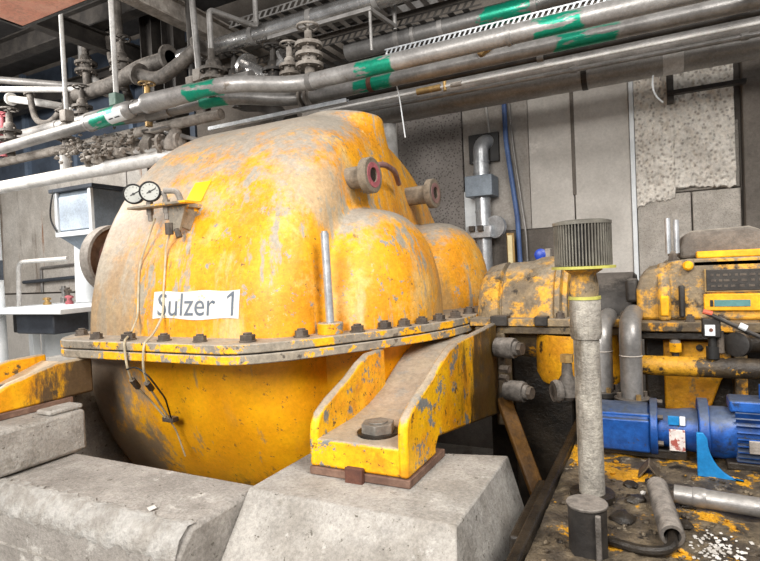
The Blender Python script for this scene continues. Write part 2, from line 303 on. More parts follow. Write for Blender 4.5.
# the rough plaster coat: a displaced relief with a ragged lower edge
def plaster_coat():
    nx, nz = 110, 210; x0, x1, z1 = -.165, .72, 4.4; rnd = np.random.RandomState(2); vs = []; fs = []
    def blur(a, k):
        for _ in range(k): a = (a+np.roll(a, 1, 0)+np.roll(a, -1, 0)+np.roll(a, 1, 1)+np.roll(a, -1, 1))/5
        return (a-a.mean())/a.std()
    h = .55*blur(rnd.rand(nz+1, nx+1), 2)+.8*blur(rnd.rand(nz+1, nx+1), 8)+.6*blur(rnd.rand(nz+1, nx+1), 30)
    low = [2.20+.02*math.sin(i*.11)+.16*(1 if i > 44 else i/44*.4)+.012*float(h[5, i]) for i in range(nx+1)]
    for j in range(nz+1):
        for i in range(nx+1):
            z = low[i]+(z1-low[i])*j/nz; vs.append((x0+(x1-x0)*i/nx, 6.39-(.011*float(h[j, i]) if j else -.02), z))
    for j in range(nz):
        for i in range(nx): a = j*(nx+1)+i; fs.append((a, a+1, a+nx+2, a+nx+1))
    n = len(vs)
    for i in range(nx+1): vs.append((x0+(x1-x0)*i/nx, 6.50, low[i]))
    for i in range(nx): fs.append((i+1, i, n+i, n+i+1))
    return MB().add(vs, fs)
part('plaster_coat', plaster_coat(), plaster, wb, sharp=80, recalc=False)
wp('corner_post', .78, 1.25, 0, 4.4, walldark, 6.30, .01)
wp('wall_panel', 1.27, 3.1, 0, 4.4, wallm2)
# far left part of the back wall
wp('stained_panel', -14, -8.1, 1.5, 3.6, wallbrown); wp('stained_panel', -8.07, -5.2, 1.5, 3.6, wallbrown); wp('stained_panel', -14, -5.2, -.6, 1.47, wallm)
for i, x in enumerate((-12.4, -10.9, -9.4, -7.9)):
    p = wp('blue_sheet_panel', x+.04, x+1.44, 3.7, 5.7, bluewall, 6.46)
    part('panel_frame', MB().box(x+.02, x+.12, 6.38, 6.46, 3.68, 5.72).box(x+.12, x+1.4, 6.40, 6.46, 4.42, 4.52).box(x+.12, x+1.4, 6.40, 6.46, 3.68, 3.76), bluefr, wb)
struct('wall_left', MB().box(-14.3, -14, .5, 6.8, -.6, 5.8), wallbrown, 'pale stained end wall far at the left', 'wall')
struct('ceiling', MB().box(-14.3, 3.2, 2.2, 6.8, 5.8, 6.0), ceilm, 'dark ceiling above the pipes', 'ceiling')
struct('floor', MB().box(-14.3, 4, -2.5, 6.8, -.8, -.6), concrete2, 'concrete pit floor', 'floor')

# ceiling steel
for i, (y, z, l) in enumerate(((4.9, 5.2, 'dark rolled steel beam along the ceiling, nearest the pipes'), (6.1, 5.0, 'dark rolled steel beam along the ceiling, close to the back wall'))):
    t = thing('ceiling_beam', l, 'beam', (-5, y, z-.15), 'beams under the ceiling')
    part('web', MB().box(-14, 3, y-.012, y+.012, z-.13, z+.13), darksteel, t)
    part('flange', MB().box(-14, 3, y-.09, y+.09, z-.15, z-.13), darksteel, t); part('flange', MB().box(-14, 3, y-.09, y+.09, z+.13, z+.15), darksteel, t)
for x, z, l, mt in ((-4.55, 4.55, 'pale steel cross beam beside the hanging rods', dusty), (-6.6, 4.9, 'dark steel cross beam behind the orange panel', darksteel), (-3.0, 5.0, 'dark steel cross beam above the square pipe hanger', darksteel), (-1.2, 5.1, 'dark steel cross beam over the perforated tray', darksteel)):
    t = thing('cross_beam', l, 'beam', (x, 4.6, z-.12), 'beams under the ceiling')
    part('web', MB().box(x-.012, x+.012, 2.9, 6.4, z-.1, z+.1), mt, t)
    part('flange', MB().box(x-.08, x+.08, 2.9, 6.4, z-.12, z-.1), mt, t); part('flange', MB().box(x-.08, x+.08, 2.9, 6.4, z+.1, z+.12), mt, t)

# ================================================================== FOUNDATIONS
def slab(name, poly, axis, a, b, mt, label, bevel=.02):
    return single(name, MB().prism(poly, axis, a, b), mt, label, 'foundation', bevel=bevel)
slab('foundation_beam', [(1.40, -.6), (1.40, .66), (1.475, .745), (1.885, .75), (1.89, -.6)], 0, -5.5, -1.603, concrete, 'long concrete foundation beam with chamfered edge in front of the compressor')
blk = [(-1.60, 1.80), (-.66, 1.80), (-.66, 2.56), (-1.60, 2.34)]
mb = MB(); top = [(x, y, .77) for x, y in blk]; bot = [(-1.60, 1.42, -.6), (-.44, 1.42, -.6), (-.44, 2.60, -.6), (-1.60, 2.34, -.6)]
mid = [(-1.60, 1.40, .30), (-.53, 1.40, .30), (-.53, 2.58, .30), (-1.60, 2.34, .30)]
mb.add(top+mid+bot, [(0, 1, 2, 3)]+[(a, a+4, (a+1) % 4+4, (a+1) % 4) for a in range(4)]+[(a+4, a+8, (a+1) % 4+8, (a+1) % 4+4) for a in range(4)]+[(11, 10, 9, 8)])
single('foundation_block', mb, concrete2, 'concrete block with sloping faces under the near right foot', 'foundation', bevel=.007)
fb = bpy.data.objects['foundation_beam']
def edge_strip():
    rnd = random.Random(5); n = 150; vs = []; fs = []
    for i in range(n+1):
        x = -5.5+3.89*i/n; j = lambda a: rnd.uniform(-a, a)
        vs += [(x, 1.50+j(.018), .7505), (x, 1.465+j(.006), .755+j(.004)), (x, 1.425+j(.006), .712+j(.006)), (x, 1.392+j(.004), .655+j(.012)), (x, 1.40, .63+j(.015))]
    for i in range(n):
        for k in range(4): a = i*5+k; fs.append((a, a+1, a+6, a+5))
    return MB().add(vs, fs)
part('worn_edge', edge_strip(), rub, fb, sharp=70, recalc=False, label='rough pale chamfered edge')
for z in (.50, .36): part('formwork_seam', MB().box(-5.5, -1.61, 1.394, 1.402, z, z+.008), concrete2, fb)
single('foundation_plinth', MB().box(-4.4, -2.86, 1.44, 1.93, .757, .985), concrete2, 'concrete plinth under the left foot, standing on the long beam', 'foundation', bevel=.02)
single('plinth_slab', MB().box(-3.00, -2.88, 1.74, 1.93, .987, 1.015), concrete2, 'loose concrete slab leaning by the left foot', 'slab', bevel=.01)
single('foundation_pier', MB().box(-5.4, -3.57, 2.0, 5.8, -.6, .96), concrete2, 'long rear concrete pier behind the left plinth in shadow', 'foundation', bevel=.02)
single('paper_scrap', MB().add([(-1.90, 1.52, .753), (-1.86, 1.50, .753), (-1.85, 1.53, .756), (-1.89, 1.55, .753)], [(0, 1, 2, 3)]), paper, 'tiny white paper scrap on the concrete beam', 'scrap', recalc=False)

# ================================================================== COMPRESSOR
CY, CZ, R = 4.0, 1.29, 1.71
def smax(a, b, k):
    h = np.clip(.5-.5*(b-a)/k, 0, 1); return b*(1-h)+a*h+k*h*(1-h)
def smin(a, b, k):
    h = np.clip(.5+.5*(a-b)/k, 0, 1); return a*(1-h)+b*h-k*h*(1-h)
def sdf(p, shrink=0.0, x0=-3.36):
    """barrel with a receding right end, a low boss on top and two bulging inlet lobes"""
    x, y, z = p[..., 0], p[..., 1], p[..., 2]
    rad = np.sqrt((y-CY)**2+((z-CZ)*1.03)**2); t = np.clip((z-CZ)/1.66, -1, 1.2)
    xe = -1.72-.36*np.abs(t)**3.5-.17*np.clip(y-3.7, 0, 1.5)
    out = smax(rad-(R-shrink), (x-xe+shrink)*.7, .28); out = smax(out, x0-x, .10)
    if shrink == 0:
        bx = np.sqrt((x+2.22)**2+(y-3.9)**2)-.26; bz = np.abs(z-2.55)-.325
        bo = np.minimum(np.maximum(bx, bz), 0)+np.sqrt(np.maximum(bx, 0)**2+np.maximum(bz, 0)**2)-.03; out = smin(bo, out, .12)
    for cy, hz in ((-.70, .80), (.54, .77)):
        ex, ey, ez = (x+1.73)/(.42-shrink), (y-(CY+cy))/(.64-shrink), (z-CZ)/(hz-shrink)
        e = (np.abs(ex)**2.2+np.abs(ey)**2.2)**(1/2.2); e = (e**2.5+np.abs(ez)**2.5)**(1/2.5); out = smin((e-1)*.35, out, .03)
    return out
def march(o, d, shrink=0.0, tmax=3.2):
    o = np.asarray(o, float); d = np.asarray(d, float); lo = np.zeros(d.shape[:-1]); hi = np.full(d.shape[:-1], tmax)
    for _ in range(40):
        mid_ = (lo+hi)/2; s = sdf(o+d*mid_[..., None], shrink, -3.36 if shrink == 0 else -3.52); ins = s < 0; lo = np.where(ins, mid_, lo); hi = np.where(ins, hi, mid_)
    return o+d*lo[..., None]
def shell(e0, e1, ne, na, shrink):
    A = np.linspace(0, 2*PI, na, endpoint=False); Ee = np.linspace(e0, e1, ne)
    d = np.array([[(math.cos(e)*math.cos(a), math.cos(e)*math.sin(a), math.sin(e)) for a in A] for e in Ee])
    p = march((-2.3, CY, CZ), d, shrink); vs = p.reshape(-1, 3).tolist(); fs = []
    up_ = e1 > e0
    for j in range(ne-1):
        for i in range(na):
            i2 = (i+1) % na; f = (j*na+i, j*na+i2, (j+1)*na+i2, (j+1)*na+i); fs.append(f if up_ else f[::-1])
    return MB().add(vs, fs)
def surf_y(x, z):
    x = np.atleast_1d(np.asarray(x, float)); z = np.atleast_1d(np.asarray(z, float))
    o = np.stack([x, np.full_like(x, CY-.9), z], -1); d = np.tile(np.array([0., -1., 0.]), (len(x), 1)); lo = np.zeros(len(x)); hi = np.full(len(x), 1.4)
    for _ in range(36):
        mm = (lo+hi)/2; ins = sdf(o+d*mm[:, None]) < 0; lo = np.where(ins, mm, lo); hi = np.where(ins, hi, mm)
    return CY-.9-lo
comp = thing('compressor', 'huge worn yellow compressor casing marked Sulzer 1 on concrete foundations', 'compressor', (-2.3, 4.0, -.6))
up_case = part('upper_casing', shell(.02, PI/2-.001, 90, 300, 0), yellow_top, comp, sharp=60, recalc=False)
low_case = part('lower_casing', shell(-.02, -PI/2+.001, 60, 240, .06), yellow_low, comp, sharp=60, recalc=False)
half = [(-3.60, 4.0), (-3.60, 2.55), (-3.50, 2.30), (-3.38, 2.15), (-3.28, 2.075), (-3.20, 2.055), (-1.98, 2.055), (-1.88, 2.085), (-1.80, 2.14), (-1.68, 2.27), (-1.56, 2.45), (-1.39, 2.72), (-1.26, 2.98), (-1.17, 3.22), (-1.13, 3.46), (-1.13, 4.0)]
outl = half+[(x, 2*CY-y) for x, y in half[::-1][1:-1]]
up_fl = part('upper_flange', MB().prism(outl, 2, CZ+.004, CZ+.052), yellow_flange, comp, .006)
part('lower_flange', MB().prism(outl, 2, CZ-.052, CZ-.004), yellow_flange, comp, .006)
part('gasket', MB().prism([(x+.012*(1 if x < -2.3 else -1), y+.012*(1 if y < CY else -1)) for x, y in outl], 2, CZ-.006, CZ+.006), blackp, comp)
# flange bolts: hexagon nut on a washer with a stud end
def nut_mesh(r, h, stud=True):
    mb = MB().cyl((0, 0, 0), (0, 0, .008), r*1.15, 14).cone((0, 0, .008), (0, 0, h), r, r, 6)
    if stud: mb.cyl((0, 0, h), (0, 0, h+.010), r*.6, 10)
    return mb
bolt0 = None
bpos = [(-3.36, 2.27), (-3.03, 2.14), (-2.74, 2.135), (-2.46, 2.145), (-2.19, 2.145), (-1.90, 2.19), (-1.71, 2.40), (-1.50, 2.64), (-1.41, 2.80), (-1.345, 2.93), (-1.285, 3.06), (-1.235, 3.22), (-1.195, 3.42), (-1.19, 3.70), (-3.44, 2.6), (-3.44, 3.0)]
for i, (x, y) in enumerate(bpos):
    rz = random.uniform(0, 1); sc = random.uniform(.92, 1.1)
    if not bolt0: bolt0 = local_part('flange_bolt', nut_mesh(.036, .034), nutm, comp, (x, y, CZ+.052), (0, 0, rz), label='dark hexagon nut')
    else: inst(bolt0, comp, (x, y, CZ+.052), (random.uniform(-.04, .04), 0, rz), sc)
# guide rod standing on a boss by the front lobe
part('rod_boss', MB().cyl((-1.62, 2.55, CZ+.05), (-1.62, 2.55, CZ+.115), .072, 20), yellow_foot, comp, .006)
part('guide_rod', MB().cyl((-1.62, 2.55, CZ+.115), (-1.63, 2.55, 1.90), .0235, 16).cyl((-1.63, 2.55, 1.90), (-1.63, 2.55, 1.91), .018, 16), galv, comp, label='plain steel guide rod')
# nozzle stubs
nozm = M('nozzle_iron', srgb(128, 116, 100), srgb(100, 90, 78), 9, .7, .1, .3, dust=(srgb(160, 148, 132), .4, .9, .6), grain=.6)
def nozzle(base, d, L, r, rf, face):
    d = Vector(d).normalized(); b = Vector(base); e = b+d*L
    n = part('nozzle_stub', MB().lathe(b, d, [(-.1, r*1.15), (0, r), (L-.05, r), (L-.05, rf*.75)], 24), nozm, comp)
    part('nozzle_flange', MB().lathe(e, d, [(-.055, rf*.5), (-.055, rf), (-.005, rf), (0, rf-.006), (0, rf*.42), (-.05, rf*.40)], 28, caps=False), nozm, n)
    part('blind_face', MB().lathe(e, d, [(-.004, rf*.42), (.004, rf*.42), (.004, rf*.70), (-.002, rf*.72)], 24, caps=False), face, n, label='faded red flange face')
    part('bore', MB().cyl(e-d*.03, e-d*.01, rf*.40, 16), oily, n)
nozzle((-1.88, 3.13, 2.285), (1, -.04, .02), .28, .072, .116, rustred)
nozzle((-1.90, 4.28, 2.285), (1, -.04, .02), .28, .078, .122, maroon)
part('drain_pipe', MB().tube([(-1.64, 3.22, 2.37), (-1.62, 3.32, 2.39), (-1.65, 3.55, 2.38), (-1.72, 3.76, 2.32)], .020, .08, 10), maroon, comp)
en = part('end_nozzle', MB().lathe((-3.2, 3.02, 1.86), (-1, 0, 0), [(0, .18), (.70, .18), (.74, .18)], 28), rust, comp)
part('end_nozzle_flange', MB().lathe((-3.98, 3.02, 1.86), (-1, 0, 0), [(0, .16), (0, .255), (.045, .255), (.045, .16)], 40), M('rusty_dust', srgb(120, 92, 72), srgb(92, 66, 50), 8, .7, 0, .2), en, .006, label='rust brown nozzle flange')
part('flange_lip', MB().lathe((-3.96, 3.02, 1.86), (-1, 0, 0), [(-.03, .258), (-.03, .282), (.07, .282), (.07, .258), (-.03, .258)], 40, caps=False), dusty, en)
# name strip with lettering, following the casing wall
def strip(x0, x1, zf, nx, nz, off):
    vs = []; fs = []
    for j in range(nz+1):
        for i in range(nx+1):
            x = x0+(x1-x0)*i/nx; lo, hi = zf(i/nx); z = lo+(hi-lo)*j/nz; vs.append((x, z))
    a = np.array(vs); y = surf_y(a[:, 0], a[:, 1])-off; V = [(a[k, 0], y[k], a[k, 1]) for k in range(len(a))]
    for j in range(nz):
        for i in range(nx): q = j*(nx+1)+i; fs.append((q, q+1, q+nx+2, q+nx+1))
    return MB().add(V, fs)
lab = part('name_strip', strip(-2.72, -2.05, lambda t: (1.448+.006*math.sin(t*9), 1.608+.004*math.sin(t*13)), 24, 4, .004), paper, comp, recalc=False, label='white strip lettered Sulzer 1')
def text_mesh(body, size, fn, name, mt, parent, bold=0.0, spacing=1.0):
    cu = bpy.data.curves.new('t', 'FONT'); cu.body = body; cu.size = size; cu.offset = bold; cu.space_character = spacing; cu.resolution_u = 4
    ob = bpy.data.objects.new('t', cu); COL.objects.link(ob); dg = bpy.context.evaluated_depsgraph_get(); me = bpy.data.meshes.new_from_object(ob.evaluated_get(dg))
    bpy.data.objects.remove(ob)
    org = WL[parent.name]
    P_ = fn(np.array([v.co[:] for v in me.vertices])); me.vertices.foreach_set('co', (np.array(P_)-np.array(org[:])).ravel())
    o = bpy.data.objects.new(name, me); COL.objects.link(o); me.materials.append(mt); o.parent = parent; WL[o.name] = Vector(org); me.update(); return o
def on_case(x0, z0, off=.007, rot=0.0):
    def fn(c):
        x = x0+c[:, 0]*math.cos(rot)-c[:, 1]*math.sin(rot); z = z0+c[:, 0]*math.sin(rot)+c[:, 1]*math.cos(rot)
        return np.stack([x, surf_y(x, z)-off, z], -1)
    return fn
text_mesh('Sulzer', .188, on_case(-2.685, 1.468), 'lettering', ink, lab, .0, 1.0)
def flat_on_case(poly, x0, z0, name, mt, parent, off=.007):
    a = np.array(poly); x = x0+a[:, 0]; z = z0+a[:, 1]; y = surf_y(x, z)-off
    return part(name, MB().add([(x[k], y[k], z[k]) for k in range(len(a))], [tuple(range(len(a)))]), mt, parent, recalc=False)
flat_on_case([(.032, 0), (.048, 0), (.048, .133), (.036, .133), (.0, .107), (.0, .092), (.032, .111)], -2.135, 1.468, 'numeral', ink, lab)
part('sticker', strip(-2.66, -2.52, lambda t: (2.16, 2.30), 6, 3, .004), stickery, comp, recalc=False, label='bright yellow blank sticker')
part('white_sticker', strip(-2.72, -2.56, lambda t: (2.13, 2.155), 6, 3, .006), white, comp, recalc=False)

# ---- feet
def foot(x0, x1, yf, prof_body, prof_plate, plate_back, zpad, mt, nut_xy, znut, plates=(True, True)):
    f = part('foot', MB().prism(prof_body, 0, x0+.03, x1-.03), mt, comp, .012)
    for s, xx in ((0, x0), (1, x1-.045)):
        part('side_plate', MB().prism(prof_plate if s else plate_back, 0, xx, xx+.045), mt, f, .014)
    part('sole_plate', MB().box(x0+.0, x1+.008, yf-.004, yf+.42, zpad, zpad+.035), M('dusty_rust', srgb(132, 104, 88), srgb(104, 78, 66), 12, .75, .1, .3, 50), f, .004, label='rusty steel sole plate')
    x, y = nut_xy
    part('bolt_hole', MB().cyl((x, y, znut-.01), (x, y, znut+.004), .098, 24), oily, f)
    part('anchor_nut', MB().cone((x, y, znut), (x, y, znut+.045), .08, .08, 6, .3).cyl((x, y, znut+.045), (x, y, znut+.05), .046, 16), nutclean, f, .004)
    return f
rplate = [(2.03, .808), (2.03, .96), (2.035, 1.02), (2.055, 1.055), (2.09, 1.075), (2.18, 1.115), (2.33, 1.165), (2.47, 1.22), (2.60, 1.265), (2.72, 1.285), (3.5, 1.30), (3.5, .70), (2.40, .88), (2.36, .84), (2.36, .808)]
lplate = [(2.03, .808), (2.03, .95), (2.04, 1.00), (2.07, 1.045), (2.16, 1.09), (2.34, 1.15), (2.46, 1.205), (2.56, 1.236), (2.75, 1.236), (2.75, .9), (2.40, .88), (2.36, .84), (2.36, .808)]
body = [(2.035, .808), (2.035, .935), (2.36, .945), (2.52, .97), (2.70, 1.02), (2.90, 1.11), (3.12, 1.20), (3.4, 1.235), (3.4, .74), (2.42, .90), (2.36, .86), (2.36, .808)]
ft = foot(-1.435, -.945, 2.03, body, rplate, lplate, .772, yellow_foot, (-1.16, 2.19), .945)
part('keeper_clip', MB().box(-1.235, -1.15, 2.00, 2.028, .765, .835), rust, ft, .003, label='rusty square keeper clip')
lpl = [(1.58, 1.02), (1.58, 1.10), (1.60, 1.14), (1.66, 1.17), (1.78, 1.20), (1.92, 1.232), (2.14, 1.236), (2.14, 1.02)]
lf = foot(-3.58, -3.08, 1.58, [(1.585, 1.02), (1.585, 1.08), (1.80, 1.09), (2.0, 1.16), (2.12, 1.20), (2.12, 1.02)], lpl, [(y+.0, z+.0) for y, z in lpl], .986, yellow_foot_dark, (-3.32, 1.70), 1.085)

# ---- gauges on their bracket
gb = thing('gauge_bracket', 'small yellow bracket with two round pressure gauges on the casing wall', 'gauge', (-2.62, 2.4, 1.97))
GY = 2.33
part('shelf_plate', MB().box(-2.90, -2.41, GY-.03, GY+.06, 2.122, 2.137), yellow_flange, gb, .003)
part('back_plate', MB().box(-2.64, -2.50, GY+.06, 2.56, 2.112, 2.136).prism([(-2.62, 2.12), (-2.47, 2.12), (-2.53, 1.97), (-2.60, 1.97)], 1, GY+.03, GY+.05).prism([(GY+.05, 2.12), (GY+.05, 1.99), (2.46, 1.97), (2.56, 2.12)], 0, -2.54, -2.52), yellow_flange, gb, .003)
gd = Vector((.62, -.78, 0)).normalized(); gs = Vector((.78, .62, 0)).normalized()
def gauge(c):
    c = Vector(c); at = lambda a, b, n=0: c+gs*a+Vector((0, 0, b))+gd*n
    g = part('gauge', MB().lathe(c-gd*.05, gd, [(0, .02), (0, .055), (.045, .057), (.05, .063), (.060, .063), (.064, .055), (.056, .052)], 32), blackp, gb, label='round dial gauge')
    part('dial', MB().cyl(at(0, 0, .006), at(0, 0, .0085), .052, 32), dial, g)
    mb = MB()
    for k in range(11):
        a = math.radians(-45+27*k); cc, ss = math.cos(a), math.sin(a); mb.bar(at(cc*.038, ss*.038, .0092), at(cc*.047, ss*.047, .0092), .0026, .0026)
    part('scale_marks', mb, blackp, g)['kind'] = 'stuff'
    part('needle', MB().bar(at(-.018, -.010, .0105), at(.034, .018, .0105), .005, .005).cyl(at(0, 0, .008), at(0, 0, .014), .007, 12), blackp, g)
    b = c-gd*.03+Vector((.03, .0, 0))
    part('gauge_stem', MB().tube([c-gd*.04, b+Vector((.05, .03, -.01)), b+Vector((.06, .03, -.06))], .014, .03, 10).cyl(b+Vector((.06, .03, -.05)), b+Vector((.06, .03, -.13)), .022, 6).cyl(b+Vector((.06, .03, -.13)), b+Vector((.06, .03, -.17)), .015, 10), dusty, g)
gauge((-2.855, GY-.01, 2.215)); gauge((-2.70, GY-.02, 2.213))
part('hose_fitting', MB().tube([(-2.60, GY, 2.21), (-2.52, GY+.02, 2.205), (-2.50, GY+.03, 2.14)], .018, .03, 10), dusty, gb)
part('fitting', MB().cyl((-2.60, GY+.02, 2.02), (-2.60, GY+.02, 1.95), .024, 8).cyl((-2.55, GY+.03, 1.98), (-2.53, GY+.03, 1.93), .018, 8), nutm, gb)
def cap(pts, label):
    single('capillary_tube', MB().tube(pts, .0065, .05, 8, 4), wire, label, 'tube', 'gauge tubes on the casing')
cs = lambda x, z, d=.012: (x, float(surf_y(x, z)[0])-d, z)
cap([(-2.74, 2.37, 2.06), (-2.78, 2.37, 1.99), cs(-2.88, 1.77), cs(-2.85, 1.60), cs(-2.84, 1.46), (-2.76, 2.17, 1.375), (-2.66, 2.04, 1.35), (-2.64, 2.035, 1.22), (-2.71, 2.12, 1.10), (-2.74, 2.27, .95), (-2.70, 2.33, .84)], 'thin pale gauge tube running down left of the white name strip')
cap([(-2.60, 2.35, 1.95), (-2.66, 2.37, 1.88), cs(-2.65, 1.76), cs(-2.63, 1.60, .014), cs(-2.62, 1.47, .014), (-2.57, 2.17, 1.375), (-2.50, 2.04, 1.34), (-2.51, 2.035, 1.21), (-2.58, 2.12, 1.09), (-2.66, 2.27, .93), (-2.67, 2.33, .84)], 'thin pale gauge tube crossing the S of the name strip')
tc = thing('tube_clamp', 'dark tube fittings hanging under the flange on the lower casing', 'fitting', (-2.6, 2.3, .8))
part('clamp', MB().box(-2.73, -2.64, 2.33, 2.38, .81, .84), nutm, tc, .004); part('union_nut', MB().cone((-2.565, 2.10, 1.11), (-2.60, 2.16, 1.06), .018, .018, 6), nutm, tc); part('union_nut', MB().cone((-2.70, 2.11, 1.12), (-2.725, 2.17, 1.06), .018, .018, 6), nutm, tc)
part('bracing_wire', MB().tube([(-2.66, 2.05, 1.19), (-2.58, 2.05, 1.21), (-2.50, 2.06, 1.16), (-2.54, 2.20, 1.0), (-2.65, 2.33, .84)], .005, .04, 6), blackp, tc)
part('tail_wire', MB().tube([(-2.685, 2.35, .82), (-2.69, 2.40, .74), (-2.69, 2.46, .56)], .005, .03, 6), wire, tc)

# ================================================================== SHAFT HOUSING between compressor and gearbox
SY = 3.98
hs = thing('bearing_housing', 'grimy round bearing housing between the casing lobes and the gearbox', 'housing', (-.6, SY, -.6))
def hshell(name, prof, mt, a0, a1, bevel=0): return part(name, MB().lathe((0, SY, CZ+.03), (1, 0, 0), prof, 36, a0, a1, u=(0, -1, 0)), mt, hs, 0, 40, recalc=False)
# angle 0 faces the viewer (-y); the upper half turns towards +z
hshell('upper_shell', [(-1.12, .0), (-1.12, .30), (-1.08, .345), (-1.0, .365), (-.965, .37), (-.955, .34), (-.945, .34), (-.935, .365), (-.78, .372), (-.72, .395), (-.60, .40), (-.585, .425), (-.555, .425), (-.545, .37), (-.52, .36), (-.50, .0)], grime_shade_top, 0, -PI)
hshell('shaft_guard', [(-.52, 0), (-.52, .27), (-.14, .27), (-.12, .25), (-.12, 0)], darksteel, 0, -PI)
hshell('lower_shell', [(-1.12, .0), (-1.12, .30), (-1.0, .345), (-.60, .37), (-.14, .37), (-.12, 0)], grimy, 0, PI)
part('split_flange', MB().box(-1.13, -.13, SY-.47, SY+.47, CZ-.015, CZ+.035), grime_shade_top, hs, .006)
part('lower_split_flange', MB().box(-1.10, -.14, SY-.455, SY+.455, CZ-.065, CZ-.02), grimy, hs, .006)
part('flange_lug', MB().box(-.98, -.87, SY-.50, SY-.40, CZ-.01, CZ+.055), darksteel, hs, .006); part('flange_lug', MB().box(-.70, -.62, SY-.49, SY-.40, CZ-.01, CZ+.05), darksteel, hs, .006)
for x in (-.55, -.35, -.18): local_part('housing_bolt', nut_mesh(.026, .034), nutm, hs, (x, SY-.43, CZ+.035), (0, 0, x))
part('support_wall', MB().prism([(3.75, CZ-.06), (4.4, CZ-.06), (4.4, -.6), (3.85, -.6)], 0, -.92, -.52), oily, hs, .02)  # black colour stands in for the pit's shade
part('curved_apron', MB().lathe((-.47, 3.75, 0), (0, 0, 1), [(.90, .24), (.96, .27), (CZ-.07, .27)], 24, -PI*.98, -PI*.02, u=(1, 0, 0)), yellow_body, hs)
part('port_plate', MB().box(-.97, -.90, 3.52, 3.7, .62, CZ-.06), grimy, hs, .01)
for z, x in ((1.155, -.80), (.885, -.75)):
    p = part('plugged_port', MB().lathe((x-.12, 3.40, z), (1, -.25, 0), [(0, .05), (0, .062), (.10, .066), (.125, .062), (.125, .045), (.15, .045), (.152, .0)], 18), dusty_dark, hs, label='capped pipe port')
    part('port_cap', MB().cone((x+.02, 3.365, z), (x+.05, 3.357, z), .04, .04, 6), nutm, p)
part('bolt_cluster', MB().cyl((-.90, 3.40, 1.02), (-.84, 3.38, 1.02), .025, 6).cyl((-.90, 3.38, .97), (-.85, 3.36, .97), .02, 6), nutm, hs)
single('pit_brace', MB().bar((-.90, 3.45, .80), (-.48, 3.0, .02), .10, .06), M('shaded_orange', srgb(104, 70, 22), srgb(74, 50, 20), 6, .6, 0, .3, grain=.7), 'slanting yellow brace low in the dark pit', 'brace', bevel=.01)  # yellow brace coloured dark to sink into the pit's shade
single('pit_bulkhead', MB().box(-1.3, -.3, 4.55, 4.62, -.6, 1.1), oily, 'black bulkhead, coloured for shade, in the pit below the bearing housing', 'bulkhead')  # pit shade put into its black colour

# ================================================================== BASE FRAME DECK
dk = thing('base_frame', 'oily black steel base frame deck with flaking yellow paint', 'deck', (.5, 2.4, -.6))
nx, ny = 60, 60; vs = []; fs = []; rnd = random.Random(7)
for j in range(ny+1):
    for i in range(nx+1): vs.append((-.40+i*2.4/nx, 1.2+j*2.2/ny, .735+rnd.uniform(0, .012)+.006*math.sin(i*1.1+j*.6)))
for j in range(ny):
    for i in range(nx): a = j*(nx+1)+i; fs.append((a, a+1, a+nx+2, a+nx+1))
part('deck_plate', MB().add(vs, fs).box(-.41, 2.0, 1.2, 3.4, .60, .734), deckm, dk, sharp=70, recalc=False)
part('edge_rail', MB().box(-.445, -.405, 1.2, 3.35, .62, .775), oily, dk, .008)
part('kick_angle', MB().box(-.50, -.445, 1.9, 2.45, .50, .72), oily, dk, .01)  # coloured black for the shade down in the pit
part('frame_web', MB().box(-.38, 2.0, 1.22, 3.38, -.6, .60), oily, dk)

# standpipe with filter
sp = thing('vent_standpipe', 'dusty grey vent standpipe with a finned filter drum on top', 'vent', (-.255, 2.28, .745))
ax = lambda z: (-.255+(z-.745)*-.004, 2.28, z)
part('base_collar', MB().cyl(ax(.74), ax(.765), .085, 24), oily, sp)
part('pipe', MB().cyl(ax(.74), ax(1.40), .049, 28), beige_pipe, sp)
part('coupling_sleeve', MB().lathe(ax(1.38), (0, 0, 1), [(0, .049), (.0, .056), (.02, .060), (.155, .058), (.165, .052)], 28), beige_pipe, sp)
part('clamp_ring', MB().lathe(ax(1.535), (0, 0, 1), [(0, .05), (0, .061), (.012, .061), (.012, .05)], 28), lime, sp, label='yellow-green clamp ring')
part('neck', MB().lathe(ax(1.545), (0, 0, 1), [(0, .050), (.03, .055), (.06, .052), (.09, .046), (.105, .07), (.12, .07)], 28), grime_shade_top, sp)
z0, z1, rf = 1.668, 1.832, .108
part('filter_base', MB().lathe(ax(z0-.006), (0, 0, 1), [(-.006, .06), (-.006, .120), (.004, .120), (.006, .06)], 36), lime, sp, label='yellow-green filter rim')
part('filter_core', MB().cyl(ax(z0), ax(z1), rf-.014, 36), darkin, sp)
part('filter_top', MB().lathe(ax(z1-.004), (0, 0, 1), [(0, rf-.02), (0, rf+.002), (.012, rf+.002), (.018, rf-.02), (.018, 0)], 40), finm, sp)
fin = local_part('filter_fin', MB().box(rf-.02, rf, -.0022, .0022, 0, z1-z0), finm, sp, ax(z0))
for k in range(1, 56): inst(fin, sp, ax(z0), (0, 0, 2*PI*k/56))

# short capped post
ps = thing('capped_post', 'short dark steel post with flat cap and side strip on the deck', 'post', (-.235, 1.86, .735))
part('post_body', MB().cyl((-.225, 1.85, .735), (-.225, 1.85, .895), .060, 32), darksteel, ps); part('post_cap', MB().cyl((-.225, 1.85, .895), (-.225, 1.85, .905), .065, 32), dusty_dark, ps, .003)
part('side_strip', MB().box(-.195, -.178, 1.785, 1.80, .74, .89), dusty_dark, ps, .003)

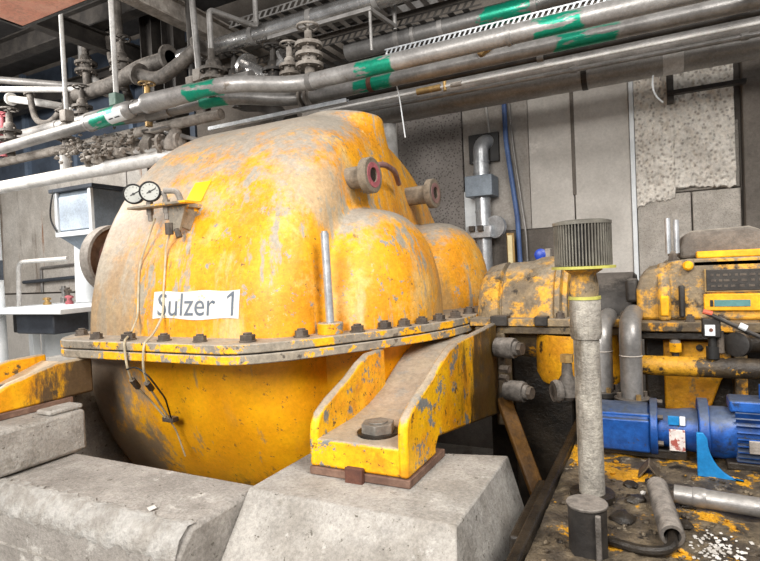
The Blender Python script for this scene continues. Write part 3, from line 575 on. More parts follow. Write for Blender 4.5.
# bent oil pipes
for x, y, zt, l in ((-.13, 3.0, 1.30, 'grey oil pipe bending over above the blue pump, right of the standpipe'), (-.275, 3.12, 1.27, 'grey oil pipe bending over half hidden behind the standpipe')):
    t = thing('oil_pipe', l, 'pipe', (x, y, .95))
    part('bend', MB().tube([(x, y, .96), (x, y, zt+.06), (x, y+.5, zt+.06)], .052, .13, 20, 10), steel, t)
    part('pipe_flange', MB().cyl((x, y, .955), (x, y, .985), .085, 24), darksteel, t, .004); part('weld_ring', MB().lathe((x, y, 1.19), (0, 0, 1), [(0, .05), (.006, .056), (.012, .05)], 20), dusty, t)
    for a in range(4): part('flange_bolt', MB().cyl((x+.066*math.cos(a*PI/2+.5), y+.066*math.sin(a*PI/2+.5), .985), (x+.066*math.cos(a*PI/2+.5), y+.066*math.sin(a*PI/2+.5), 1.01), .013, 6), brass if a == 3 else nutm, t)
vb = thing('side_valve', 'small dusty valve clustered left of the standpipe', 'valve', (-.42, 3.0, .93))
part('valve_body', MB().lathe((-.44, 3.0, .95), (0, 0, 1), [(0, .03), (.02, .05), (.10, .05), (.13, .03), (.20, .025)], 16).cyl((-.50, 3.0, 1.0), (-.36, 3.0, 1.0), .035, 14), dusty_dark, vb); part('valve_bonnet', MB().cone((-.44, 3.0, 1.15), (-.44, 3.0, 1.19), .035, .035, 6), brass, vb); part('valve_wheel', MB().lathe((-.49, 2.96, 1.0), (1, .6, 0), [(-.02, .055), (0, .062), (.02, .055), (.02, .03), (-.02, .03)], 18), dusty_dark, vb)
part('valve_pipe', MB().tube([(-.36, 3.0, 1.0), (-.30, 3.0, 1.0), (-.30, 3.0, .75)], .02, .03, 10), dusty_dark, vb)

# ---- blue pump with motor
pz, py = .872, 2.90
pm = thing('blue_pump', 'dirty blue oil pump with lantern on the deck behind the standpipe', 'pump', (-.12, py, .745))
part('pump_body', MB().lathe((-.30, py, pz), (1, 0, 0), [(0, .06), (0, .10), (.02, .112), (.24, .112), (.25, .10)], 28), blue, pm)
part('top_saddle', MB().box(-.28, -.045, py-.09, py+.09, pz+.05, .955), blue, pm, .01); part('pump_skirt', MB().box(-.28, -.05, py-.115, py-.08, .775, .93), blue, pm, .01)
part('pump_flange', MB().cyl((-.05, py, pz), (-.018, py, pz), .135, 32), blue, pm, .004)
lan = part('lantern', MB().lathe((-.02, py, pz), (1, 0, 0), [(0, .09), (.05, .088), (.14, .10), (.165, .10)], 28), blue, pm)
part('rating_plate', MB().box(.028, .092, py-.118, py-.108, .80, .898), printm, lan, .002, label='worn white and red rating plate'); part('blue_label', MB().box(.025, .07, py-.105, py-.09, .915, .955), bluebright, lan, .002); part('white_label', MB().box(.072, .095, py-.105, py-.09, .915, .955), white, lan, .002)
part('foot_block', MB().box(-.26, .10, py-.08, py+.08, .742, .79), oily, pm, .008)
for a in range(6): part('flange_nut', MB().cyl((-.018, py+.118*math.cos(a*PI/3+.4), pz+.118*math.sin(a*PI/3+.4)), (.005, py+.118*math.cos(a*PI/3+.4), pz+.118*math.sin(a*PI/3+.4)), .012, 6), nutm, pm)
mo = thing('electric_motor', 'blue electric motor with cooling fins right of the pump', 'motor', (.5, py, .745))
part('motor_flange', MB().cyl((.147, py, pz), (.19, py, pz), .150, 36), blue, mo, .005)
part('motor_body', MB().lathe((.19, py, pz), (1, 0, 0), [(0, .115), (.06, .118), (.09, .112), (.62, .112), (.63, .12), (.75, .12), (.77, .09)], 32), blue, mo)
mf = local_part('cooling_fin', MB().box(.29, .80, -.003, .003, .105, .142), blue, mo, (0, py, pz))
for k in range(1, 30): inst(mf, mo, (0, py, pz), (2*PI*k/30, 0, 0))
part('terminal_box', MB().box(.27, .56, py-.07, py+.07, pz+.11, pz+.165), blue, mo, .01); part('motor_plate', MB().box(.33, .46, py-.150, py-.140, .83, .885), dusty, mo, .002); part('motor_foot', MB().box(.25, .7, py-.12, py+.12, .742, .775), oily, mo, .006)
part('eye_bolt', MB().tube([(.40, py, pz+.16), (.40, py, pz+.23)], .012, 0, 8), blue, mo)
arc = [(0.13, .742), (.30, .742)]+[(.30-.125*math.sin(t*PI/2/8)-.005, .742+.165*(1-math.cos(t*PI/2/8))) for t in range(9)]+[(.155, .93), (.13, .93)]
single('blue_gusset', MB().prism(arc, 1, 2.655, 2.672), bluebright, 'bright blue curved triangular gusset plate in front of the motor', 'gusset', bevel=.003)

# ---- loose items on the deck
lp = thing('loose_pipe', 'clean steel pipe lying at the right edge of the deck', 'pipe', (.4, 2.25, .745))
part('pipe', MB().lathe((.035, 2.32, .785), (1, -.09, 0), [(0, .028), (0, .034), (.9, .034), (.9, .028), (0, .028)], 24, caps=False), steel, lp); part('pipe_band', MB().lathe((.035, 2.32, .785), (1, -.09, 0), [(.06, .0345), (.065, .0365), (.10, .0365), (.105, .0345)], 24), steel, lp)
hs2 = thing('corrugated_hose', 'black oily hose end with a cable coming out on the deck', 'hose', (-.01, 2.1, .745))
prof = []; L = .42
for k in range(47): prof.append((L*k/46, .036+.003*(k % 2)))
part('hose_sleeve', MB().lathe((-.025, 2.38, .785), (.05, -.46, .0), prof+[(L, .026), (L-.08, .026)], 20), dusty_dark, hs2); part('cable', MB().tube([(.02, 2.02, .785), (.02, 1.90, .77), (-.06, 1.88, .76), (-.17, 1.92, .755)], .016, .06, 10), oily, hs2)
single('angle_scrap', MB().prism([(-.10, .742), (-.055, .80), (-.01, .742), (-.02, .742), (-.055, .788), (-.09, .742)], 1, 2.56, 2.66), grimy, 'small folded steel angle lying below the blue pump', 'scrap', bevel=.002)
rr = random.Random(12); mb = MB()
for k in range(110):
    a_ = rr.gauss(0, 1); b_ = rr.gauss(0, 1); mb.rock((.15+a_*.04, 1.99+b_*.06, .748), rr.uniform(.003, .009), .5, 1)
single('plaster_flakes', mb, rag, 'scattered white plaster flakes on the oily deck', 'flakes')['kind'] = 'stuff'
for i, (x, y, r, l) in enumerate(((-.12, 2.44, .032, 'black oily lump right of the standpipe foot'), (-.10, 2.30, .04, 'flat black sludge lump between standpipe and hose'), (-.14, 2.12, .045, 'round oily cover half sunk behind the capped post'), (.08, 2.32, .03, 'small dark stone left of the clean pipe end'), (.06, 2.14, .028, 'dark stone touching the hose from the right'), (-.05, 2.50, .025, 'dark crumb of sludge near the folded steel angle'))):
    single('sludge_lump', MB().rock((x, y, .75), r, .5, 2), oily, l, 'debris', 'debris on the deck')
single('pebble', MB().rock((-.075, 2.36, .757), .011, .9, 1), rag, 'tiny white pebble beside the hose sleeve', 'pebble')

# ================================================================== GEARBOX
gx = thing('gearbox', 'grimy yellow gearbox with arched inspection cover at the right', 'gearbox', (.7, 4.0, -.6))
gy = 3.50
part('lower_body', MB().box(-.08, 2.2, gy+.10, 4.6, .3, CZ-.03), oily, gx, .02)
part('lower_panel', MB().prism([(.02, .80), (.02, 1.20), (.34, 1.20), (.36, 1.08), (.30, .98), (.24, .80)], 1, gy+.02, gy+.11), yellow_body, gx, .01)
part('lower_rib', MB().box(.36, .42, gy-.02, gy+.12, .75, 1.22), grimy, gx, .008)
part('split_flange', MB().box(-.13, 2.2, gy-.10, 4.7, CZ-.025, CZ+.03), grimy, gx, .008); part('lower_flange', MB().box(-.12, 2.2, gy-.08, 4.68, CZ-.07, CZ-.03), oily, gx, .008)
cov = part('upper_cover', MB().prism([(-.11, CZ+.03), (-.11, 1.50), (-.09, 1.57), (-.05, 1.61), (.04, 1.63), (.06, 1.655), (.16, 1.665), (2.2, 1.665), (2.2, CZ+.03)], 1, gy, 4.6), grime_shade_top, gx, .02)
part('shoulder_rib', MB().prism([(gy-.05, CZ+.03), (gy-.05, 1.50), (gy, 1.60), (gy+.10, 1.655), (gy+.1, CZ+.03)], 0, .00, .065), grime_shade_top, gx, .02)
part('shoulder_patch', MB().prism([(gy-.06, CZ+.06), (gy-.06, 1.45), (gy-.02, 1.50), (gy-.02, CZ+.06)], 0, .012, .055), yellow_clean, gx, .006)
part('side_rib', MB().box(.105, .135, gy-.05, gy+.02, 1.34, 1.52), darksteel, gx, .01)
part('corner_bracket', MB().box(-.17, -.10, gy+.02, gy+.2, 1.42, 1.56), darksteel, gx, .02)
part('lube_boss', MB().lathe((.155, gy-.01, 1.628), (0, -1, 0), [(0, .028), (.025, .026), (.035, .016), (.035, 0)], 16), yellow_clean, gx)
ins_ = part('inspection_cover', MB().prism([(.12, 1.665), (.12, 1.73), (.145, 1.80), (.18, 1.825), (.46, 1.835), (.52, 1.81), (.55, 1.75), (.56, 1.665)], 1, gy+.10, gy+.65), M('cover_grey', srgb(92, 84, 76), srgb(118, 108, 98), 6, .6, 0, .3, dust=(srgb(150, 142, 130), .5, .9, .8), grain=.6), gx, .02)
part('cover_flange', MB().box(.20, 1.0, gy+.02, gy+.14, 1.665, 1.705), yellow_clean, gx, .008); part('cover_edge', MB().box(.18, 1.0, gy+.0, gy+.10, 1.62, 1.66), grime_shade_top, gx, .006)
pl = part('name_plate', MB().box(.24, .62, gy-.016, gy+.002, 1.485, 1.60), darksteel, gx, .003, label='dark oily cast name plate')
part('plate_rim', MB().box(.232, .628, gy-.012, gy, 1.478, 1.486).box(.232, .240, gy-.02, gy, 1.478, 1.605), brass, pl)
mb = MB()
rl = random.Random(3)
for z in (1.565, 1.535, 1.505):
    x = .262
    while x < .59:
        wd = rl.uniform(.008, .03); mb.box(x, x+wd, gy-.019, gy-.014, z, z+.012); x += wd+rl.uniform(.006, .02)
part('raised_letters', mb, nutm, pl)['kind'] = 'stuff'
yp = part('sign_plate', MB().box(.225, .62, gy-.022, gy+.002, 1.375, 1.468), yellow_clean, gx, .006, label='yellow sign plate with teal print'); part('teal_print', MB().box(.275, .44, gy-.026, gy-.02, 1.40, 1.435), teal, yp); part('print_mark', MB().box(.255, .27, gy-.026, gy-.02, 1.40, 1.435), blackp, yp)
part('sight_post', MB().cyl((.08, gy-.05, CZ-.07), (.08, gy-.05, 1.20), .028, 14), dusty, gx); part('sight_nut', MB().cone((.08, gy-.05, 1.20), (.08, gy-.05, 1.15), .034, .034, 6), yellow_clean, gx); part('sight_tail', MB().cyl((.08, gy-.05, 1.15), (.08, gy-.05, 1.08), .018, 10), nutm, gx)
for x in (.155, .30, .5, .7): local_part('flange_bolt', nut_mesh(.022, .03), nutm, gx, (x, gy-.06, CZ+.03))
part('hole_plug', MB().cyl((.20, gy+.03, 1.165), (.20, gy+.005, 1.165), .018, 12), oily, gx)
th = thing('thermometer_pair', 'pair of slim bright thermometer tubes standing on the gearbox, left of its cover', 'thermometer', (.085, gy+.1, 1.66))
for dx in (-.022, .022): part('tube', MB().cyl((.085+dx, gy+.1, 1.70), (.085+dx, gy+.1, 1.90-dx*.3), .015, 12), galv, th)
part('socket', MB().cone((.085, gy+.1, 1.655), (.085, gy+.1, 1.70), .03, .022, 6).cyl((.06, gy+.1, 1.70), (.11, gy+.1, 1.70), .014, 8), nutm, th)
th = thing('thermometer_tube', 'single bright thermometer tube at the right end of the gearbox cover', 'thermometer', (.56, gy+.08, 1.66)); part('tube', MB().cyl((.56, gy+.08, 1.69), (.56, gy+.08, 1.90), .014, 12), galv, th); part('socket', MB().cone((.56, gy+.08, 1.655), (.56, gy+.08, 1.69), .028, .022, 6), nutm, th)
# feed rail, switch, lever and hand flange in front of the gearbox
fr = thing('feed_pipe', 'oily yellow pipe running level across the front of the gearbox', 'pipe', (.6, 3.22, 1.05)); part('pipe', MB().cyl((-.10, 3.22, 1.11), (2.0, 3.22, 1.11), .052, 20), M('oily_yellow_pipe', srgb(46, 39, 32), srgb(72, 60, 44), 7, .45, 0, .4, 40, patches=((4, .50, .55, srgb(206, 150, 40)),), grain=.7), fr)
sw = thing('level_switch', 'small grey switch box with white face on the feed pipe', 'switch', (.23, 3.2, 1.16)); part('box', MB().box(.195, .275, 3.16, 3.23, 1.27, 1.365), darksteel, sw, .006); part('face', MB().box(.205, .25, 3.153, 3.162, 1.28, 1.335), white, sw, .002); part('indicator', MB().cyl((.232, 3.153, 1.31), (.232, 3.149, 1.31), .009, 10), rust, sw); part('stem', MB().cyl((.24, 3.2, 1.16), (.24, 3.2, 1.22), .03, 14).cyl((.24, 3.2, 1.22), (.24, 3.2, 1.27), .02, 14), blackp, sw); part('union', MB().cyl((.275, 3.2, 1.19), (.275, 3.2, 1.30), .016, 10), nutm, sw)
lv = thing('control_lever', 'thin slanting lever rod with a red tip and white tag', 'lever', (.4, 3.15, 1.2)); part('rod', MB().cyl((.215, 3.16, 1.395), (.60, 3.14, 1.19), .011, 10), darksteel, lv); part('red_tip', MB().cyl((.20, 3.16, 1.403), (.24, 3.158, 1.391), .013, 10), M('red_tip', srgb(196, 96, 70), srgb(180, 84, 60), 9, .6), lv); part('tag', MB().cyl((.35, 3.15, 1.335), (.38, 3.148, 1.319), .016, 12), white, lv)
hf = thing('hand_flange', 'dark round blanking flange leaning behind the lever', 'flange', (.38, 3.25, 1.16)); part('disc', MB().lathe((.36, 3.26, 1.225), (-.5, -.8, .1), [(0, .03), (0, .062), (.03, .062), (.035, .05), (.035, 0)], 20), darksteel, hf); part('hub', MB().cyl((.36, 3.26, 1.225), (.46, 3.32, 1.22), .045, 14), oily, hf)

# ================================================================== OVERHEAD PIPES
def clampband(o, x, y, z, r, wd=.05, mt=steel): return part('clamp_band', MB().lathe((x, y, z), (1, 0, 0), [(0, r), (0, r+.008), (wd, r+.008), (wd, r)], 24), mt, o)
# d: upper green marked line
t = thing('process_pipe', 'upper thick grey pipe with green marks and a paper label, above the casing', 'pipe', (-3, 3.7, 3.22), 'overhead pipes')
part('pipe', MB().tube([(-3.95, 3.57, 3.3), (-3.18, 3.57, 3.3), (-2.72, 3.93, 3.3), (1.6, 3.93, 3.3)], .068, .22, 20, 10), pipe_g, t)
part('insulated_end', MB().lathe((-4.16, 3.57, 3.3), (1, 0, 0), [(0, .05), (.0, .088), (.025, .092), (.05, .088), (.6, .076), (.64, .068)], 24), pipe_g, t)
part('pipe_neck', MB().tube([(-4.35, 3.60, 3.3), (-4.1, 3.57, 3.3)], .056, 0, 18), steel, t)
part('sleeve', MB().lathe((-5.12, 3.68, 3.3), (.75, -.085, 0), [(0, .05), (0, .088), (.03, .088), (.03, .084), (.70, .082), (.76, .056)], 24), pipe_g, t)
lb = part('paper_label', MB().lathe((-4.72, 3.635, 3.3), (.75, -.085, 0), [(0, .086), (.26, .0845)], 10, PI*.05, PI*.5, u=(0, -1, 0)), white, t, recalc=False); 
part('thin_pipe', MB().tube([(-9, 3.92, 3.3), (-5.1, 3.68, 3.3)], .062, 0, 18), steel, t)
clampband(t, -2.6, 3.93, 3.3, .068); clampband(t, -.9, 3.93, 3.3, .068, .03)
mb = MB()
for k, (a, b) in enumerate(((.02, .09), (.12, .20))):
    mb.lathe((-4.72, 3.635, 3.3), (.75, -.085, 0), [(a+.02, .0875), (b+.02, .0873)], 3, PI*.22, PI*.26, u=(0, -1, 0))
part('label_print', mb, blackp, lb, recalc=False)
# c: lower line
t = thing('process_pipe', 'lower thick grey pipe with green marks and a flange pair, over the casing top', 'pipe', (-3, 4.1, 3.2), 'overhead pipes')
part('pipe', MB().tube([(-4.85, 3.74, 3.3), (-4.4, 3.82, 3.3), (-3.42, 3.84, 3.3), (-2.98, 4.28, 3.3), (1.6, 4.28, 3.3)], .060, .22, 20, 10), pipe_g2, t)
clampband(t, -4.42, 3.82, 3.3, .060, .3, steel)
for x in (-2.90, -2.83): part('flange', MB().lathe((x, 4.28, 3.3), (1, 0, 0), [(0, .05), (0, .115), (.028, .115), (.028, .05)], 28), dusty, t)
part('patch_lump', MB().rock((-1.15, 4.22, 3.35), .06, .8, 2), brass, t)
clampband(t, -2.2, 4.28, 3.3, .06, .04, rust)
# duct
t = thing('air_duct', 'wide smooth grey duct running along the wall below the other pipes', 'duct', (-.8, 5.55, 3.29), 'overhead pipes')
part('duct', MB().cyl((-3.4, 5.55, 3.42), (2.2, 5.55, 3.42), .128, 32), duct, t)
for x in (-2.75, -.55, .45): part('seam_band', MB().lathe((x, 5.55, 3.42), (1, 0, 0), [(0, .128), (.003, .132), (.03, .132), (.033, .128)], 32), duct, t)
part('end_collar', MB().lathe((-2.86, 5.55, 3.42), (1, 0, 0), [(0, .12), (0, .138), (.07, .138), (.07, .12)], 32), steel, t)
part('tape_band', MB().lathe((.10, 5.55, 3.42), (1, 0, 0), [(0, .128), (0, .131), (.16, .131), (.16, .128)], 32), white_pipe, t); part('hanger_strap', MB().lathe((-.58, 5.55, 3.42), (1, 0, 0), [(0, .13), (.0, .136), (.05, .136), (.05, .13)], 32), darksteel, t)
# thin lines and the others
def xpipe(name, label, y, z, r, x0, x1, mt, cat='pipe', bands=()):
    t = thing(name, label, cat, ((x0+x1)/2, y, z-r), 'overhead pipes'); part('pipe', MB().cyl((x0, y, z), (x1, y, z), r, 20), mt, t)
    for b in bands: clampband(t, b, y, z, r)
    return t
t = xpipe('thin_pipe', 'thin pale pipe with brown fittings between the green-marked pipes and the duct', 4.72, 3.3, .013, -3.0, 1.6, white_pipe); part('brass_fitting', MB().cyl((-1.93, 4.72, 3.3), (-1.70, 4.72, 3.3), .030, 12).cyl((-1.66, 4.72, 3.26), (-1.66, 4.72, 3.36), .016, 8), brass, t); part('coupling', MB().cyl((-1.60, 4.72, 3.3), (-1.50, 4.72, 3.3), .022, 12), dusty, t)
xpipe('conduit', 'dark grey conduit just above the duct', 4.86, 3.27, .020, -3.0, 1.8, steel, 'conduit', (-.6, .6))
xpipe('conduit', 'grey conduit tucked under the lower green-marked pipe', 4.50, 3.30, .026, -3.0, 1.7, darksteel, 'conduit', (-.8,))
xpipe('process_pipe', 'dull grey pipe in the gap between the lower marked pipe and the duct', 5.1, 3.42, .075, -3.2, 1.8, steel, 'pipe', (-.6,))
t = xpipe('process_pipe', 'clad silver pipe with a green mark near the top of the frame', 4.9, 3.9, .088, -2.75, 1.4, pipe_f, 'pipe', (-2.2, -1.75, -.9)); part('end_cap', MB().lathe((-2.02, 4.9, 3.9), (1, 0, 0), [(0, .088), (0, .10), (.035, .10), (.035, .088)], 24), steel, t)
t = xpipe('clad_pipe', 'highest bright dented silver pipe crossing the top of the frame', 4.45, 4.1, .085, -4.6, .5, clad, 'pipe', (-3.6, -2.9, -2.2))
xpipe('clad_pipe', 'dull clad pipe at the top right above the green marks', 4.3, 3.86, .07, -.9, 2.0, steel)
xpipe('clad_pipe', 'dark clad pipe near the ceiling behind the hanging rods', 5.4, 4.55, .10, -8, -2.5, darksteel, 'pipe', (-6, -4.6))
xpipe('clad_pipe', 'grey pipe at the upper left behind the thin hanging poles', 4.3, 3.62, .075, -8.5, -3.5, steel, 'pipe', (-6.6, -5.2))
xpipe('clad_pipe', 'lower dusty pipe at the far left beyond the valves', 4.6, 3.45, .06, -9, -4.2, dusty)
# perforated tray side
def tray(label, x0, x1, y, z, h, wd, pitch, mt, name='cable_tray'):
    t = thing(name, label, 'tray', ((x0+x1)/2, y, z), 'cable trays')
    part('side_rail', MB().box(x0, x1, y-.004, y, z, z+.012).box(x0, x1, y-.004, y, z+h-.012, z+h), mt, t)
    n = int((x1-x0)/pitch); wb_ = MB()
    for k in range(n):
        x = x0+k*pitch; wb_.add([(x, y-.003, z+.01), (x+pitch*.4, y-.003, z+.01), (x+pitch*.9, y-.003, z+h-.01), (x+pitch*.5, y-.003, z+h-.01)], [(0, 1, 2, 3)])
    o = part('perforated_web', wb_, mt, t, recalc=False)
    part('side_rail', MB().box(x0, x1, y+wd, y+wd+.004, z, z+h), mt, t)
    rg = MB()
    for k in range(0, n, 2): rg.box(x0+k*pitch, x0+k*pitch+pitch*.8, y, y+wd, z, z+.006)
    part('tray_floor', rg, mt, t)['kind'] = 'stuff'
    o['kind'] = 'stuff'; return t
tray('light perforated cable tray sloping away above the green-marked pipes', -2.1, 1.6, 4.42, 3.57, .06, .16, .045, galv)
tray('dark slotted cable tray behind the valves at the top centre', -4.0, -1.3, 4.75, 3.95, .07, .55, .07, darksteel)
tray('slotted cable tray close to the ceiling above the bright clad pipe', -4.2, -1.0, 4.8, 4.45, .08, .7, .08, steel)
# support frames / hangers
t = thing('support_frame', 'flat grey support bar with a bent bracket under the bright clad pipe', 'bracket', (-2.6, 4.2, 3.8)); part('bar', MB().bar((-3.2, 4.2, 3.9), (-2.1, 4.2, 3.9), .05, .035), steel, t, .004); part('arm', MB().bar((-2.12, 4.2, 3.9), (-2.08, 4.62, 3.9), .035, .035), steel, t, .004); part('drop_rod', MB().cyl((-2.08, 4.62, 3.87), (-2.08, 4.62, 4.3), .018, 10), steel, t); part('post', MB().cyl((-2.12, 4.2, 3.9), (-2.12, 4.2, 3.55), .014, 10), steel, t)
t = thing('pipe_hanger', 'square bent grey tube hanger standing on a stacked flange valve', 'hanger', (-3.55, 3.9, 3.4)); part('tube', MB().tube([(-3.55, 3.80, 3.60), (-3.55, 3.80, 4.10), (-3.42, 4.30, 4.10), (-3.42, 4.30, 4.7)], .026, .05, 12), steel, t)
# hanging poles
for x, y, zb, zt, r, mt, l in ((-5.45, 3.66, 3.36, 5.78, .022, white_pipe, 'pale vertical pole hanging down to the pipe under the orange panel'), (-4.62, 3.62, 3.37, 5.78, .025, white_pipe, 'pale vertical pole with a green clip, second from the left'), (-4.3, 4.3, 3.66, 5.78, .034, darksteel, 'dark vertical rod behind the pale poles'), (-4.0, 4.1, 3.62, 5.78, .032, steel, 'grey slanting rod left of the square hanger')):
    t = thing('hanging_pole', l, 'pole', (x, y, zb), 'poles hanging from the ceiling'); part('pole', MB().cyl((x, y, zb), (x-(.12 if 'slant' in l else 0), y, zt), r, 12), mt, t)
    part('pole_clip', MB().box(x-.05, x+.05, y-.05, y+.05, zb+.0, zb+.12), dusty if 'green' not in l else M('green_clip', srgb(96, 120, 106), srgb(84, 106, 96), 8, .7), t, .008)
for x, l in ((-6.0, 'dark vertical steel column, left one behind the poles'), (-5.6, 'dark vertical steel column, right one behind the poles')):
    single('steel_column', MB().box(x-.11, x-.095, 5.2, 5.4, 2.6, 5.79).box(x-.095, x+.095, 5.29, 5.31, 2.6, 5.79).box(x+.095, x+.11, 5.2, 5.4, 2.6, 5.79), darksteel, l, 'column')
# orange panel
t = thing('orange_panel', 'orange-red panel underside, lightened in colour, overhead at the top left corner', 'panel', (-3.8, 2.0, 3.7))
part('panel', MB().box(-4.56, -3.0, 1.4, 2.73, 3.80, 3.84), orange, t); part('panel_gap_shade', MB().box(-4.58, -2.98, 2.73, 2.76, 3.795, 3.90), blackp, t); part('panel_gap_shade', MB().box(-4.61, -4.58, 1.38, 2.76, 3.795, 3.90), blackp, t)  # black strips imitate the shadow gap behind the panel edges
# slanted thin bars at the left
for p0, p1, r, l, mt in (((-7.4, 3.6, 4.05), (-6.0, 4.6, 4.05), .035, 'pale level rail at the far left in front of the blue panels', white_pipe), ((-8.6, 3.9, 4.55), (-7.2, 5.6, 4.55), .05, 'grey slanting rail high at the far left', steel)):
    single('cross_rail', MB().cyl(p0, p1, r, 12), mt, l, 'rail')

# valves
def valve(x, y, z, s, label, mt=dusty, wheel=True, stack=2, vert=True):
    t = thing('valve', label, 'valve', (x, y, z), 'overhead valves')
    part('valve_body', MB().lathe((x, y, z), (0, 0, 1), [(0, .03*s), (.02*s, .055*s), (.10*s, .07*s), (.18*s, .055*s), (.20*s, .035*s), (.30*s, .03*s)], 20), mt, t)
    for k in range(stack):
        zz = z+(.0+.085*k)*s; fl = part('flange', MB().lathe((x, y, zz), (0, 0, 1), [(0, .04*s), (0, .115*s), (.028*s, .115*s), (.028*s, .04*s)], 24), mt, t)
        for a in range(6): part('bolt', MB().cyl((x+.09*s*math.cos(a*PI/3), y+.09*s*math.sin(a*PI/3), zz-.015*s), (x+.09*s*math.cos(a*PI/3), y+.09*s*math.sin(a*PI/3), zz+.045*s), .011*s, 6), nutm, fl)
    part('stem', MB().cyl((x, y, z-.16*s), (x, y, z), .042*s, 14), mt, t)
    if wheel:
        wz = z+.34*s; wh = part('handwheel', MB().tube([(x+.09*s*math.cos(a*PI/9), y+.09*s*math.sin(a*PI/9), wz) for a in range(19)], .010*s, 0, 8), mt, t)
        part('spoke', MB().bar((x-.09*s, y, wz), (x+.09*s, y, wz), .012*s, .01*s).bar((x, y-.09*s, wz), (x, y+.09*s, wz), .012*s, .01*s).cyl((x, y, z+.28*s), (x, y, wz+.02*s), .012*s, 8), mt, wh)
    return t
valve(-3.55, 3.80, 3.46, .95, 'stacked flange valve under the square tube hanger', dusty_dark, False)
valve(-2.92, 4.12, 3.47, .85, 'dusty flanged valve, left one of the two over the pipe bend', dusty, True)
valve(-2.66, 4.05, 3.47, 1.05, 'larger flanged valve, right one of the two over the pipe bend', dusty, True, 3)
valve(-4.75, 4.10, 3.44, .9, 'brown brass valve beside the paper label on the pipe', brass, True)
valve(-6.9, 3.9, 3.42, 1.1, 'dusty valve at the far left edge above the long pipe', dusty_dark, True)
valve(-6.3, 4.2, 3.40, 1.0, 'dusty valve with handwheel second from the left edge', dusty_dark, True)
valve(-4.15, 4.5, 3.75, 1.2, 'dusty flanged valve behind the slanting rod', dusty_dark, True)
valve(-4.55, 4.75, 3.72, 1.1, 'dusty flanged valve behind the pale pole with the green clip', dusty_dark, True)
valve(-3.35, 4.45, 3.60, 1.0, 'dark valve half hidden behind the pipe bend', darksteel, True)
for i, (x, y, z, l) in enumerate(((-5.35, 3.95, 3.02, 'dusty valve body clustered below the green-marked sleeve, left'), (-5.0, 3.95, 3.06, 'dusty valve body clustered below the green-marked sleeve, middle'), (-4.68, 4.0, 3.05, 'dusty valve body clustered below the green-marked sleeve, right'), (-4.25, 3.95, 3.02, 'dusty bonnet above the casing shoulder'))):
    t = thing('valve_cluster', l, 'valve', (x, y, z-.1), 'valves on the lower left pipe'); rr = random.Random(i+3)
    part('valve_body', MB().lathe((x, y, z-.10), (.2, 0, 1), [(0, .05), (.03, .10), (.10, .11), (.18, .07), (.24, .05)], 18), dusty, t); part('side_flange', MB().lathe((x-.12, y-.05, z), (1, .2, 0), [(0, .03), (0, .10), (.03, .10), (.03, .04), (.2, .04), (.2, .09), (.23, .09), (.23, .03)], 20), dusty, t)
    for k in range(7): a = k*.9; part('stud', MB().cyl((x-.15, y-.05+.08*math.cos(a), z+.08*math.sin(a)), (x-.06, y-.04+.08*math.cos(a), z+.08*math.sin(a)), .013, 6), dusty, t)
    part('handle', MB().tube([(x, y, z+.12), (x+.05, y-.10, z+.14), (x+.16*rr.choice((-1, 1)), y-.12, z+.13)], .012, .03, 8), steel, t)
# left white line with its riser
t = thing('white_line', 'pale pipe running level from the left post to behind the casing', 'pipe', (-5.6, 3.95, 2.83)); part('pipe', MB().tube([(-7.35, 3.95, 2.9), (-3.9, 3.95, 2.9)], .075, 0, 20), white_pipe, t); part('riser', MB().cyl((-5.95, 3.95, 2.95), (-5.95, 3.95, 3.16), .06, 16), white_pipe, t); part('riser_flange', MB().cyl((-5.95, 3.95, 3.15), (-5.95, 3.95, 3.185), .115, 24), dusty, t); part('elbow', MB().tube([(-4.95, 3.9, 3.05), (-4.8, 3.9, 3.0), (-4.35, 4.0, 2.98)], .028, .05, 10), white_pipe, t)
single('blue_sheet', MB().box(-8.75, -7.85, 6.34, 6.375, 3.55, 4.0).box(-8.33, -8.29, 6.32, 6.34, 3.55, 4.0), M('blue_sheet', srgb(92, 122, 158), srgb(78, 104, 138), 3, .5), 'blue sheet panel glimpsed behind the dusty valves', 'panel')
single('slanted_stay', MB().cyl((-4.4, 4.0, 3.16), (-3.65, 3.9, 2.92), .022, 10), steel, 'thin steel stay slanting down to the casing shoulder', 'stay')
single('conduit_tray', MB().box(-4.0, -2.38, 4.18, 4.22, 3.155, 3.16).box(-4.0, -2.38, 4.175, 4.18, 3.155, 3.19).box(-4.0, -2.38, 4.22, 4.225, 3.155, 3.19), galv, 'light steel strut channel lying along the casing top below the pipes', 'channel')
single('white_post', MB().cyl((-4.15, 4.0, 2.85), (-4.2, 4.0, 3.1), .05, 14), dusty, 'short dusty stub pipe above the casing shoulder', 'pipe')

# ================================================================== ON THE BACK WALL
t = thing('galvanised_riser', 'galvanised vertical pipe with elbow, box and damper on the back wall', 'pipe', (-1.8, 6.25, 1.3))
gx_ = -1.80
part('pipe', MB().tube([(gx_, 6.28, 1.2), (gx_, 6.28, 3.10), (gx_+.12, 6.55, 3.14)], .088, .12, 20), galv, t)
part('junction_box', MB().box(gx_-.16, gx_+.16, 6.12, 6.42, 2.46, 2.70), grey_sheet, t, .008); part('damper_box', MB().box(gx_-.17, gx_+.12, 6.14, 6.40, 1.98, 2.12), galv, t, .008); part('damper_flange', MB().lathe((gx_+.16, 6.26, 2.10), (-.3, -1, 0), [(0, .09), (0, .13), (.05, .13), (.05, .09)], 24), galv, t)
for z in (2.28, 2.42, 2.74, 2.86): part('pipe_ring', MB().lathe((gx_, 6.28, z), (0, 0, 1), [(0, .088), (.0, .096), (.02, .096), (.02, .088)], 24), galv, t)
